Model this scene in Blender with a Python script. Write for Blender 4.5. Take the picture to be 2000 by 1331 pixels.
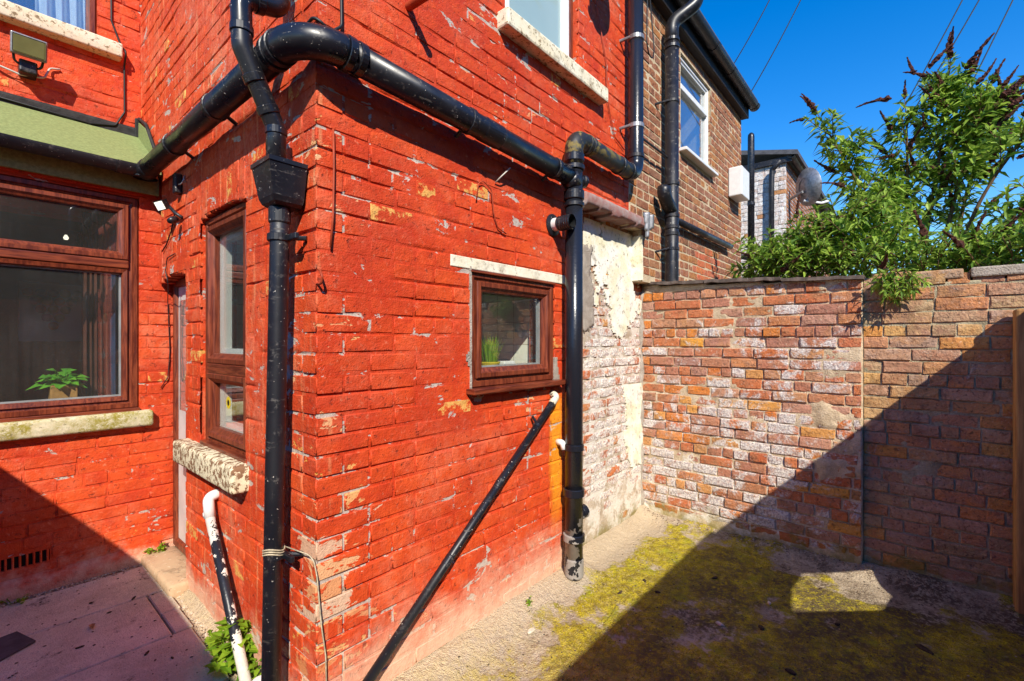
import bpy, bmesh, math, random
import numpy as np
from mathutils import Vector, Matrix, Euler, Quaternion

random.seed(11)
R_ = random.random
def U(a, b): return random.uniform(a, b)
scene = bpy.context.scene
for o in list(bpy.data.objects): bpy.data.objects.remove(o)
col = scene.collection

# ------------------------------------------------------------------ camera
EYE = 1.52
AZ = math.radians(40.6)
cam_d = bpy.data.cameras.new('camera'); cam = bpy.data.objects.new('camera', cam_d); col.objects.link(cam)
cam.location = (0, 0, EYE)
cam.rotation_euler = (math.radians(90), 0, AZ - math.radians(90))
cam_d.sensor_width = 36; cam_d.lens = 910 / 2000 * 36
cam_d.shift_y = 0.0008
cam_d.clip_start = 0.02; cam_d.clip_end = 2000
scene.camera = cam
scene.cycles.max_bounces = 6; scene.cycles.diffuse_bounces = 3; scene.cycles.glossy_bounces = 3; scene.cycles.transparent_max_bounces = 8
scene.cycles.caustics_reflective = False; scene.cycles.caustics_refractive = False
scene.render.resolution_x = 1024; scene.render.resolution_y = 681

# ------------------------------------------------------------------ world, sun, exposure
SUN = Vector((.83, .985, -1.0)).normalized()          # direction the light travels
SUN_EL = math.asin(-SUN.z)
world = bpy.data.worlds.new('World'); scene.world = world; world.use_nodes = True
wt = world.node_tree; wt.nodes.clear()
sky = wt.nodes.new('ShaderNodeTexSky'); sky.sky_type = 'NISHITA'; sky.sun_disc = False
sky.sun_elevation = SUN_EL; sky.sun_rotation = math.atan2(-SUN.x, -SUN.y)
sky.altitude = 300; sky.air_density = 1.25; sky.dust_density = 0.0; sky.ozone_density = 5.0
hsv = wt.nodes.new('ShaderNodeHueSaturation'); hsv.inputs['Saturation'].default_value = 1.38; hsv.inputs['Hue'].default_value = .509
bg = wt.nodes.new('ShaderNodeBackground'); bg.inputs[1].default_value = 0.135
wo = wt.nodes.new('ShaderNodeOutputWorld')
wt.links.new(sky.outputs[0], hsv.inputs['Color']); wt.links.new(hsv.outputs[0], bg.inputs[0]); wt.links.new(bg.outputs[0], wo.inputs[0])
sl = bpy.data.lights.new('sun', 'SUN'); sl.energy = 4.1; sl.angle = math.radians(.5); sl.color = (1, .93, .80)
so = bpy.data.objects.new('sun', sl); col.objects.link(so); so.location = (-5, -6, 12)
so.rotation_euler = SUN.to_track_quat('-Z', 'Y').to_euler()
scene.view_settings.view_transform = 'Standard'; scene.view_settings.look = 'None'
scene.view_settings.exposure = 0.74; scene.view_settings.gamma = 1.0

# ------------------------------------------------------------------ numpy noise
def _h(i, j, s):
    n = (i * 374761393 + j * 668265263 + s * 982451653) & 0xffffffff
    n = ((n ^ (n >> 13)) * 1274126177) & 0xffffffff
    return ((n ^ (n >> 16)) & 0xffff) / 65535.0
def vnoise(x, y, s=0):
    x = np.asarray(x, float); y = np.asarray(y, float)
    i = np.floor(x).astype(np.int64); j = np.floor(y).astype(np.int64)
    fx = x - i; fy = y - j; fx = fx * fx * (3 - 2 * fx); fy = fy * fy * (3 - 2 * fy)
    a = _h(i, j, s); b = _h(i + 1, j, s); c = _h(i, j + 1, s); d = _h(i + 1, j + 1, s)
    return (a * (1 - fx) + b * fx) * (1 - fy) + (c * (1 - fx) + d * fx) * fy
def fbm(x, y, sc, octv=4, s=0, g=.5):
    t = 0; amp = 1; tot = 0
    for k in range(octv):
        t = t + amp * vnoise(np.asarray(x) * sc + 17.3 * k, np.asarray(y) * sc + 5.1 * k, s + k); tot += amp
        amp *= g; sc *= 2.03
    return t / tot
def sstep(x, a, b):
    t = np.clip((np.asarray(x, float) - a) / (b - a), 0, 1); return t * t * (3 - 2 * t)

# ------------------------------------------------------------------ objects
WORLD = {}
def tag(o, label=None, cat=None, group=None, kind=None):
    if label: o['label'] = label
    if cat: o['category'] = cat
    if group: o['group'] = group
    if kind: o['kind'] = kind
    return o
def place(o, parent=None, loc=(0, 0, 0)):
    col.objects.link(o); w = Vector(loc)
    if parent is not None:
        o.parent = parent; o.location = w - WORLD[parent.name]
    else: o.location = w
    WORLD[o.name] = w
    return o
def thing(name, loc, label, cat, group=None):
    o = bpy.data.objects.new(name, None); o.empty_display_size = .1
    place(o, None, loc); return tag(o, label, cat, group)
def obj(name, vf, m, parent=None, loc=None, smooth=False):
    """vf = (verts, faces) in world coordinates -> one mesh object."""
    v, f = vf
    if loc is None: loc = WORLD[parent.name] if parent is not None else (0, 0, 0)
    loc = Vector(loc)
    v = np.asarray(v, float) - np.array(loc)
    me = bpy.data.meshes.new(name); me.from_pydata([tuple(p) for p in v], [], [tuple(q) for q in f])
    if smooth is True: me.polygons.foreach_set('use_smooth', [True] * len(me.polygons))
    elif smooth: me.polygons.foreach_set('use_smooth', smooth)
    me.update(); me.materials.append(m)
    return place(bpy.data.objects.new(name, me), parent, loc)
def base_of(vf):
    v = np.asarray(vf[0], float); return ((v[:, 0].min() + v[:, 0].max()) / 2, (v[:, 1].min() + v[:, 1].max()) / 2, v[:, 2].min())
def solo(name, vf, m, label, cat, group=None, smooth=False, kind=None):
    return tag(obj(name, vf, m, None, base_of(vf), smooth), label, cat, group, kind)
def join(*vfs):
    V = []; Fc = []
    for v, f in vfs:
        n = len(V); V += [tuple(p) for p in v]; Fc += [tuple(i + n for i in q) for q in f]
    return V, Fc

class Fr:
    """wall frame: a along the wall, b up, c out of the wall"""
    def __init__(s, O, u, n):
        s.O = Vector(O); s.u = Vector(u); s.n = Vector(n); s.z = Vector((0, 0, 1))
        s.R = Matrix((s.u, -s.n, s.z)).transposed()
    def p(s, a, b, c): return s.O + s.u * a + s.z * b + s.n * c
    def arr(s, a, b, c):
        a = np.asarray(a)[..., None]; b = np.asarray(b)[..., None]; c = np.asarray(c)[..., None]
        return np.array(s.O) + a * np.array(s.u) + b * np.array(s.z) + c * np.array(s.n)
XB, YA, YC, YU, XD, YW = .85, 1.697, 3.925, 4.446, 3.85, 1.80
FA = Fr((0, YA, 0), (1, 0, 0), (0, -1, 0))
FB = Fr((XB, 0, 0), (0, -1, 0), (-1, 0, 0))
FC = Fr((0, YC, 0), (1, 0, 0), (0, -1, 0))
FU = Fr((0, YU, 0), (1, 0, 0), (0, -1, 0))
FD = Fr((XD, 0, 0), (0, -1, 0), (-1, 0, 0))
FE = Fr((XD + .05, 0, 0), (0, -1, 0), (-1, 0, 0))
FW = Fr((0, YW, 0), (1, 0, 0), (0, -1, 0))
FX = Fr((0, 0, 0), (1, 0, 0), (0, -1, 0))             # plain world axes: a=x b=z c=-y
fw = np.array((math.cos(AZ), math.sin(AZ))); rt = np.array((math.sin(AZ), -math.cos(AZ)))
def depth_of(P):
    d = P[0] * fw[0] + P[1] * fw[1]; r = P[0] * rt[0] + P[1] * rt[1]
    return d, r

def box(F, a0, a1, b0, b1, c0, c1):
    v = [F.p(a, b, c) for c in (c0, c1) for b in (b0, b1) for a in (a0, a1)]
    f = [(0, 2, 3, 1), (4, 5, 7, 6), (0, 1, 5, 4), (2, 6, 7, 3), (0, 4, 6, 2), (1, 3, 7, 5)]
    return v, f
def bbox(F, a0, a1, b0, b1, c0, c1, r=.006, seg=2):
    bm = bmesh.new(); v, f = box(F, a0, a1, b0, b1, c0, c1)
    vs = [bm.verts.new(p) for p in v]
    for q in f: bm.faces.new([vs[i] for i in q])
    bmesh.ops.recalc_face_normals(bm, faces=bm.faces)
    bmesh.ops.bevel(bm, geom=bm.edges[:], offset=r, segments=seg, affect='EDGES', profile=.5)
    return bm_out(bm)
def bm_out(bm):
    bm.verts.index_update(); v = [tuple(x.co) for x in bm.verts]; f = [tuple(x.index for x in q.verts) for q in bm.faces]
    bm.free(); return v, f
def fillet(pts, r, n=8):
    pts = [Vector(p) for p in pts]; out = [pts[0]]
    for i in range(1, len(pts) - 1):
        p, a, b = pts[i], pts[i - 1], pts[i + 1]
        da = (a - p); db = (b - p); la = da.length; lb = db.length; da.normalize(); db.normalize()
        ang = da.angle(db)
        if ang > 3.1: out.append(p); continue
        t = min(r / math.tan(ang / 2), la * .49, lb * .49); rr = t * math.tan(ang / 2)
        cen = p + (da + db).normalized() * (rr / math.sin(ang / 2))
        s0 = p + da * t - cen; s1 = p + db * t - cen
        for k in range(n + 1): 
            w = s0.angle(s1); f = k / n
            q = (s0 * math.sin((1 - f) * w) + s1 * math.sin(f * w)) / math.sin(w)
            out.append(cen + q)
    out.append(pts[-1]); return out
def tube(pts, r, seg=20, cap=True, hollow=0):
    pts = [Vector(p) for p in pts]; n = len(pts)
    rs = r if isinstance(r, (list, tuple)) else [r] * n
    V = []; Fc = []
    T = [(pts[min(i + 1, n - 1)] - pts[max(i - 1, 0)]).normalized() for i in range(n)]
    x = T[0].orthogonal().normalized()
    for i in range(n):
        if i: 
            x = T[i - 1].rotation_difference(T[i]) @ x
            x = (x - T[i] * x.dot(T[i])).normalized()
        y = T[i].cross(x)
        for k in range(seg):
            an = 2 * math.pi * k / seg; V.append(pts[i] + (x * math.cos(an) + y * math.sin(an)) * rs[i])
    for i in range(n - 1):
        for k in range(seg):
            k2 = (k + 1) % seg; Fc.append((i * seg + k, i * seg + k2, (i + 1) * seg + k2, (i + 1) * seg + k))
    if cap: Fc.append(tuple(range(seg - 1, -1, -1))); Fc.append(tuple((n - 1) * seg + k for k in range(seg)))
    return V, Fc
def collar(p, d, r, l, seg=20):
    """a socket: short rounded ring centred on p along d"""
    p = Vector(p); d = Vector(d).normalized()
    zs = [-.5, -.42, .42, .5]; rr = [.94, 1, 1, .94]
    return tube([p + d * l * z for z in zs], [r * k for k in rr], seg)
def lathe(prof, c, seg=24, axis=(0, 0, 1)):
    """prof list of (r, h)"""
    c = Vector(c); ax = Vector(axis).normalized(); x = ax.orthogonal().normalized(); y = ax.cross(x); V = []; Fc = []
    for r, h in prof:
        for k in range(seg):
            an = 2 * math.pi * k / seg; V.append(c + ax * h + (x * math.cos(an) + y * math.sin(an)) * r)
    for i in range(len(prof) - 1):
        for k in range(seg):
            k2 = (k + 1) % seg; Fc.append((i * seg + k, i * seg + k2, (i + 1) * seg + k2, (i + 1) * seg + k))
    return V, Fc
def ring(F, rect, prof):
    """mitred frame: prof = [(inset, c)...] swept round the rectangle"""
    a0, a1, b0, b1 = rect; V = []; Fc = []
    for i, c in prof: V += [F.p(a0 + i, b0 + i, c), F.p(a1 - i, b0 + i, c), F.p(a1 - i, b1 - i, c), F.p(a0 + i, b1 - i, c)]
    for k in range(len(prof) - 1):
        for j in range(4):
            j2 = (j + 1) % 4; Fc.append((k * 4 + j, k * 4 + j2, k * 4 + 4 + j2, k * 4 + 4 + j))
    return V, Fc
def lines(bps, step):
    out = [bps[0]]
    for a, b in zip(bps[:-1], bps[1:]):
        n = max(1, int(round((b - a) / step))); out += list(np.linspace(a, b, n + 1)[1:])
    return np.array(out)
def merge_lines(bb, bl):
    out = list(bb)
    for v in bl:
        if bb[0] < v < bb[-1] and min(abs(v - q) for q in bb) > .003: out.append(v)
    return np.array(sorted(out))
def course_lines(z0, pitch, b0, b1):
    k0 = int((b0 - z0) / pitch) - 1; k1 = int((b1 - z0) / pitch) + 2
    return [z0 + k * pitch + d for k in range(k0, k1) for d in (-.0075, -.004, 0, .004, .0075, .024, .040, .056)]
def painted_c(z0, pitch, seed, near=None, fill=0.):
    """paint bridges the upright joints; the bed joints crack open here and there"""
    def f(a, b):
        q = (b - z0) / pitch; d = np.abs(q - np.round(q)) * pitch; bed = 1 - sstep(d, .003, .008)
        crack = sstep(fbm(a * .8, np.round(q) * 3.7, 2.6, 4, seed), .47, .72)
        lo = fbm(a, b, 3.5, 4, seed + 7)
        c = .0004 + fill - .0042 * sstep(lo, .30, .58) + .0022 * (fbm(a, b, 22, 3, seed + 5) - .5) - bed * (.0062 * crack)
        if near is not None: n = near(a, b); c = c - n * (.003 + .006 * (fbm(a, b, 14, 4, seed + 9) - .3))
        return c
    return f
def sheet(F, a0, a1, b0, b1, step, cfun, openings=(), keep=None, back=None, bl=None):
    """a displaced sheet with holes; keep(a,b) may drop cells; back closes it to that depth"""
    ab = sorted({a0, a1} | {min(max(v, a0), a1) for o in openings for v in o[:2]})
    bb = sorted({b0, b1} | {min(max(v, b0), b1) for o in openings for v in o[2:4]})
    A = lines(ab, step); B = lines(bb, step) if bl is None else merge_lines(bb, bl); AA, BB = np.meshgrid(A, B)
    V = F.arr(AA, BB, cfun(AA, BB)).reshape(-1, 3); na = len(A)
    ca = (A[:-1] + A[1:]) / 2; cb = (B[:-1] + B[1:]) / 2; CA, CB = np.meshgrid(ca, cb)
    ok = np.ones(CA.shape, bool)
    for o in openings: ok &= ~((CA > o[0]) & (CA < o[1]) & (CB > o[2]) & (CB < o[3]))
    if keep is not None: ok &= keep(CA, CB)
    J, I = np.nonzero(ok); i0 = J * na + I
    Fc = np.stack([i0, i0 + 1, i0 + na + 1, i0 + na], 1)
    used = np.unique(Fc); mp = -np.ones(len(V), int); mp[used] = np.arange(len(used))
    V2 = V[used]; Fc = mp[Fc]
    if back is not None:
        e = {}
        for q in Fc:
            for k in range(4):
                a, b = int(q[k]), int(q[(k + 1) % 4]); e[(a, b)] = 1
        edges = [(a, b) for (a, b) in e if (b, a) not in e]
        bv = sorted({x for ab_ in edges for x in ab_}); bm_ = {x: len(V2) + k for k, x in enumerate(bv)}
        flatA = AA.reshape(-1)[used]; flatB = BB.reshape(-1)[used]
        V3 = F.arr(flatA[bv], flatB[bv], np.full(len(bv), back))
        V2 = np.vstack([V2, V3]); Fc = [tuple(q) for q in Fc] + [(b, a, bm_[a], bm_[b]) for a, b in edges]
    return V2, [tuple(int(x) for x in q) for q in Fc]
def core(F, a0, a1, b0, b1, c0, c1, openings=()):
    """solid wall body with rectangular openings cut through, outer faces only"""
    ab = sorted({a0, a1} | {min(max(v, a0), a1) for o in openings for v in o[:2]})
    bb = sorted({b0, b1} | {min(max(v, b0), b1) for o in openings for v in o[2:4]})
    na, nb = len(ab) - 1, len(bb) - 1
    def full(i, j):
        if i < 0 or j < 0 or i >= na or j >= nb: return False
        x = (ab[i] + ab[i + 1]) / 2; y = (bb[j] + bb[j + 1]) / 2
        return not any(o[0] < x < o[1] and o[2] < y < o[3] for o in openings)
    V = []; Fc = []
    def quad(*ps):
        n = len(V); V.extend(F.p(*p) for p in ps); Fc.append((n, n + 1, n + 2, n + 3))
    for i in range(na):
        for j in range(nb):
            if not full(i, j): continue
            x0, x1, y0, y1 = ab[i], ab[i + 1], bb[j], bb[j + 1]
            quad((x0, y0, c1), (x1, y0, c1), (x1, y1, c1), (x0, y1, c1)); quad((x0, y0, c0), (x0, y1, c0), (x1, y1, c0), (x1, y0, c0))
            if not full(i - 1, j): quad((x0, y0, c0), (x0, y0, c1), (x0, y1, c1), (x0, y1, c0))
            if not full(i + 1, j): quad((x1, y0, c1), (x1, y0, c0), (x1, y1, c0), (x1, y1, c1))
            if not full(i, j - 1): quad((x0, y0, c0), (x1, y0, c0), (x1, y0, c1), (x0, y0, c1))
            if not full(i, j + 1): quad((x0, y1, c1), (x1, y1, c1), (x1, y1, c0), (x0, y1, c0))
    return V, Fc

# ------------------------------------------------------------------ bricks
def brick_unit(L, h, bev, rough, rnd):
    """unit brick, front at y=0, back y=1, x and z in -.5...5; 52 triangles"""
    nx, nz = 3, 2; bx, bz = bev / L, bev / h; j = rough
    V = []; idx = {}
    for k in range(nz + 1):
        for i in range(nx + 1):
            x = -.5 + bx + (1 - 2 * bx) * i / nx; z = -.5 + bz + (1 - 2 * bz) * k / nz
            corner = (i in (0, nx)) and (k in (0, nz))
            idx[i, k] = len(V); V.append([x + rnd.gauss(0, .6 * j) / L, ('y', rnd.gauss(0, .5 * j) + (abs(rnd.gauss(0, 1.2 * j)) if corner else 0)), z + rnd.gauss(0, .4 * j) / h])
    per = [(i, 0) for i in range(nx)] + [(nx, k) for k in range(nz)] + [(i, nz) for i in range(nx, 0, -1)] + [(0, k) for k in range(nz, 0, -1)]
    e0 = len(V)
    for i, k in per:
        x = -.5 + i / nx; z = -.5 + k / nz
        V.append([x + (rnd.gauss(0, .5 * j) / L), ('y', bev + abs(rnd.gauss(0, j))), z + rnd.gauss(0, .7 * j) / h])
    b0 = len(V)
    for i, k in per: V.append([-.5 + i / nx, 1.0, -.5 + k / nz])
    Fc = []; sm = []
    for k in range(nz):
        for i in range(nx): Fc.append((idx[i, k], idx[i + 1, k], idx[i + 1, k + 1], idx[i, k + 1])); sm.append(False)
    n = len(per)
    for q in range(n):
        q2 = (q + 1) % n; a, b = idx[per[q]], idx[per[q2]]
        Fc.append((a, e0 + q, e0 + q2, b)); sm.append(True)
        Fc.append((e0 + q, b0 + q, b0 + q2, e0 + q2)); sm.append(False)
    return V, Fc, sm
class Bricks:
    def __init__(s, m, L=.222, h=.066, bev=.006, rough=.0015, depth=.105, nvar=10, seed=1, crisp=False):
        rnd = random.Random(seed); s.var = []; s.depth = depth; s.L = L; s.h = h; s.m = m
        for q in range(nvar):
            V, Fc, sm = brick_unit(L, h, bev, rough, rnd)
            if crisp: sm = [False] * len(sm)
            W = [[v[0], (v[1][1] / depth if isinstance(v[1], tuple) else v[1]), v[2]] for v in V]
            me = bpy.data.meshes.new('brick'); me.from_pydata(W, [], Fc); me.polygons.foreach_set('use_smooth', sm); me.update(); me.materials.append(m)
            s.var.append((me, np.array(W), Fc, sm))
    def build(s, F, pieces, wall, nlim, stuff_name='bricks', jit=.004, name='brick'):
        """pieces: (a, b, len, height, c, depth_factor) centre in wall frame"""
        sc = []
        for i, p in enumerate(pieces):
            P = F.p(p[0], p[1], p[4]); d, r = depth_of(P)
            t = r / d if d > .3 else 9; v = (P.z - EYE) / d if d > .3 else 9
            vis = d > .3 and abs(t) < 1.14 and abs(v) < .76
            facing = abs(F.n.dot((Vector((0, 0, EYE)) - P).normalized()))
            sc.append((-(facing * p[2] * p[3] / d ** 2) if vis else 0, i))
        sc.sort(); chosen = {i for q, i in sc[:nlim] if q < 0}
        V = []; Fc = []; SM = []
        for i, (a, b, l, h, c, df) in enumerate(pieces):
            me, W, fc, sm = s.var[random.randrange(len(s.var))]
            rot = F.R @ Euler((random.gauss(0, jit), random.gauss(0, jit * .8), random.gauss(0, jit))).to_matrix()
            S = Vector((l, s.depth * df, h)); flip = random.random() < .5
            if flip: rot = rot @ Matrix.Rotation(math.pi, 3, 'Y')
            if i in chosen:
                o = bpy.data.objects.new(name, me); col.objects.link(o); o.parent = wall
                o.location = F.p(a, b, c) - WORLD[wall.name]; o.rotation_euler = rot.to_euler(); o.scale = S
            else:
                M = np.array(rot) @ np.diag(S); n = len(V)
                V += list((W @ M.T) + np.array(F.p(a, b, c))); Fc += [tuple(x + n for x in q) for q in fc]; SM += sm
        if V:
            o = obj(stuff_name, (V, Fc), s.m, wall, smooth=SM); tag(o, kind='stuff')
def lay(a0, a1, b0, b1, pitch, L, joint, openings=(), header_every=4, proud=.0, pj=.0015, jitter=.006, first=None, off=0, headL=None, phase=0):
    """courses of bricks between a0 and a1; returns pieces"""
    out = []; headL = headL or (L - joint) / 2; nc = int(math.ceil((b1 - b0) / pitch - .01))
    for k in range(nc):
        kk = k + phase; b = b0 + (k + .5) * pitch; hgt = pitch - joint
        if b - pitch / 2 > b1 - .03: break
        head = header_every and kk % header_every == 0
        l = headL if head else L; s0 = a0; fd = 1
        if first: s0, fl = first(kk); 
        x = s0 - (0 if first else ((.5 * (l + joint)) if kk % 2 else 0)) + (0 if first else off)
        if first and fl: x = s0; seg = fl; out_first = True
        else: seg = None
        firstpiece = True
        while x < a1:
            ln = seg if seg else l + random.gauss(0, jitter); seg = None
            if header_every and not head and random.random() < .07: ln = headL
            lo, hi = max(x, a0 if not first else s0), min(x + ln, a1); x += ln + joint + random.gauss(0, .001)
            parts = [(lo, hi)]
            for o in openings:
                if o[2] + .012 < b + hgt / 2 and b - hgt / 2 < o[3] - .012:
                    np_ = []
                    for (p, q) in parts:
                        if q <= o[0] or p >= o[1]: np_.append((p, q)); continue
                        if p < o[0]: np_.append((p, o[0]))
                        if q > o[1]: np_.append((o[1], q))
                    parts = np_
            for (p, q) in parts:
                if q - p > .028:
                    df = 1
                    if first and firstpiece and abs(p - s0) < 1e-6: df = 'corner'
                    out.append([(p + q) / 2, b + random.gauss(0, .0018), q - p, hgt + random.gauss(0, .0018), proud + random.gauss(0, pj), df])
            firstpiece = False
    return out

# ------------------------------------------------------------------ materials
class M:
    def __init__(s, name, rough=.75, spec=.3):
        s.m = bpy.data.materials.new(name); s.m.use_nodes = True; s.m.use_transparent_shadow = True; s.nt = s.m.node_tree
        s.b = s.nt.nodes['Principled BSDF']; s.out = s.nt.nodes['Material Output']
        s.b.inputs['Roughness'].default_value = rough; s.b.inputs['Specular IOR Level'].default_value = spec
    def n(s, typ, ins=None, **props):
        nd = s.nt.nodes.new('ShaderNode' + typ)
        for k, v in props.items(): setattr(nd, k, v)
        for k, v in (ins or {}).items(): s.set(nd.inputs[k], v)
        return nd
    def set(s, sock, v):
        if isinstance(v, bpy.types.NodeSocket): s.nt.links.new(v, sock)
        else:
            if isinstance(v, tuple) and len(v) == 3 and sock.type == 'RGBA': v = (*v, 1)
            sock.default_value = v
    def pos(s):
        if not hasattr(s, '_p'): s._p = s.n('NewGeometry').outputs['Position']
        return s._p
    def obc(s): return s.n('TexCoord').outputs['Object']
    def xyz(s):
        if not hasattr(s, '_x'): s._x = s.n('SeparateXYZ', {0: s.pos()}).outputs
        return s._x
    def scale(s, v): return s.n('Mapping', {'Vector': s.pos(), 'Scale': v}).outputs[0]
    def off(s, v): return s.n('Mapping', {'Vector': s.pos(), 'Location': v}).outputs[0]
    def noise(s, sc, det=4, ro=.55, vec=None, dist=0):
        if sc > 1.01: det = min(det, max(1., math.log2(420 / sc)))
        else: det = min(det, 4)
        return s.n('TexNoise', {'Vector': vec or s.pos(), 'Scale': sc, 'Detail': det, 'Roughness': ro, 'Distortion': dist}).outputs['Fac']
    def math(s, op, a, b=0.0, c=0.0, clamp=False):
        return s.n('Math', {0: a, 1: b, 2: c}, operation=op, use_clamp=clamp).outputs[0]
    def sm(s, v, a, b, lo=0., hi=1.):
        return s.n('MapRange', {'Value': v, 'From Min': a, 'From Max': b, 'To Min': lo, 'To Max': hi}, interpolation_type='SMOOTHSTEP').outputs[0]
    def mix(s, f, a, b, typ='MIX'):
        nd = s.n('Mix', data_type='RGBA', blend_type=typ); s.set(nd.inputs[0], f); s.set(nd.inputs[6], a); s.set(nd.inputs[7], b); return nd.outputs[2]
    def ramp(s, f, stops, mode='LINEAR'):
        nd = s.n('ValToRGB'); cr = nd.color_ramp; cr.interpolation = mode
        while len(cr.elements) < len(stops): cr.elements.new(.5)
        for e, (p, c) in zip(cr.elements, stops): e.position = p; e.color = (*c, 1)
        s.set(nd.inputs[0], f); return nd.outputs[0]
    def rand(s, k=7.31):
        a = s.n('ObjectInfo').outputs['Random']; b = s.n('NewGeometry').outputs['Random Per Island']
        return s.math('FRACT', s.math('MULTIPLY_ADD', b, k, a))
    def bump(s, h, st=.5, d=.004):
        s.set(s.b.inputs['Normal'], s.n('Bump', {'Height': h, 'Strength': st, 'Distance': d}).outputs[0])
    def color(s, c): s.set(s.b.inputs['Base Color'], c); return s
    def rough(s, r): s.set(s.b.inputs['Roughness'], r); return s

def red_paint(name, mortar=False, wear=0., side=False, eff=.42):
    g = M(name, .62, .25); x, y, z = g.xyz()
    mid = g.noise(8, 6, .7); fine = g.noise(55, 6, .66); r = g.rand(); blot = g.noise(22, 6, .7)
    c = g.mix(g.sm(mid, .3, .7), (.50, .036, .009), (.72, .080, .016))
    c = g.mix(g.math('MULTIPLY', r, .45), c, (.66, .092, .014) if not mortar else (.52, .045, .009))
    fad = g.math('MULTIPLY', g.sm(g.noise(2.4, 6, .66, g.off((3, 7, 1))), .44, .70), .62 if side else .42)
    c = g.mix(g.math('MULTIPLY', fad, g.sm(blot, .3, .62)), c, (.74, .24, .13))
    zone = g.noise(1.3, 4, .6, g.off((8, 1, 4)))
    c = g.mix(g.math('MULTIPLY', g.sm(zone, .50, .68), .55), c, (.42, .028, .008))
    if not side:
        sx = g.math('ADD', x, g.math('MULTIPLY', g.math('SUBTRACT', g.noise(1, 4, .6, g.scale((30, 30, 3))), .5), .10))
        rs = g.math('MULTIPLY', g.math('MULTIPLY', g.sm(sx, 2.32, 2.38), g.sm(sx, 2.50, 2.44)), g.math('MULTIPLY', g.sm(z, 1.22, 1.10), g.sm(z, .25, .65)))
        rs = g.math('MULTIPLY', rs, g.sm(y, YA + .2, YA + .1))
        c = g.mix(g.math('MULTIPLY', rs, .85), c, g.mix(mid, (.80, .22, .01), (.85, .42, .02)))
    # chalky bloom and grime in small specks
    c = g.mix(g.math('MULTIPLY', g.sm(g.noise(36, 6, .74), .57, .76), .50 if side else .36), c, (.82, .38, .22))
    c = g.mix(g.math('MULTIPLY', g.sm(g.noise(30, 6, .76, g.off((1, 5, 2))), .57, .69), .75), c, (.20, .028, .012))
    # long weather streaks
    st = g.noise(1, 5, .62, g.scale((26, 26, 2.0)))
    c = g.mix(g.math('MULTIPLY', g.sm(st, .54, .74), .50 if side else .26), c, (.78, .36, .16) if side else (.40, .06, .02))
    # wear gathers at the outer corner and low down
    dx = g.math('SUBTRACT', x, XB); dy = g.math('SUBTRACT', y, YA)
    dk = g.math('MAXIMUM', dx, dy); corner = g.sm(dk, .42, .0); low = g.sm(z, 1.7, .3)
    e = g.math('ADD', g.noise(1, 8, .74, g.scale((5.5, 5.5, 11)), .4), g.math('MULTIPLY', corner, g.math('MULTIPLY_ADD', low, .085, .065)))
    e = g.math('ADD', e, g.math('MULTIPLY', g.math('SUBTRACT', g.noise(1.7, 3, .6, g.off((5, 2, 9))), .5), .28))
    t = (.580 if mortar else .672) - wear
    ex = g.sm(e, t, t + .035)
    if mortar: ec = g.mix(g.noise(46, 5, .7), (.27, .22, .19), (.66, .55, .46))
    else: ec = g.ramp(g.math('FRACT', g.math('MULTIPLY', r, 5.7)), [(0, (.68, .28, .05)), (.4, (.74, .40, .20)), (.7, (.64, .22, .08)), (1, (.66, .44, .30))])
    c = g.mix(ex, c, ec)
    if not mortar:
        bare = g.math('MULTIPLY', g.math('GREATER_THAN', r, .985 if not side else .95), g.sm(g.math('ADD', blot, g.math('MULTIPLY', mid, .6)), .78, .88))
        c = g.mix(bare, c, g.mix(fine, (.58, .24, .04), (.80, .46, .14)))
    # lime salts rising from the ground
    ez = g.math('ADD', z, g.math('MULTIPLY', g.math('SUBTRACT', g.noise(5, 7, .7), .5), .60))
    c = g.mix(g.sm(ez, eff, eff * .1, 0, .85), c, g.mix(blot, (.72, .36, .24), (.76, .60, .42)))
    g.color(c); g.rough(g.sm(fine, .3, .7, .5, .8))
    pit = g.sm(g.noise(30, 6, .76, g.off((1, 5, 2))), .60, .72)
    h = g.math('ADD', g.math('MULTIPLY', fine, .5), g.math('MULTIPLY_ADD', g.noise(170, 3), .3, g.math('MULTIPLY', blot, .35)))
    g.bump(g.math('SUBTRACT', h, g.math('MULTIPLY_ADD', ex, .15, g.math('MULTIPLY', pit, .3))), .85, .009)
    return g.m
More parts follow.
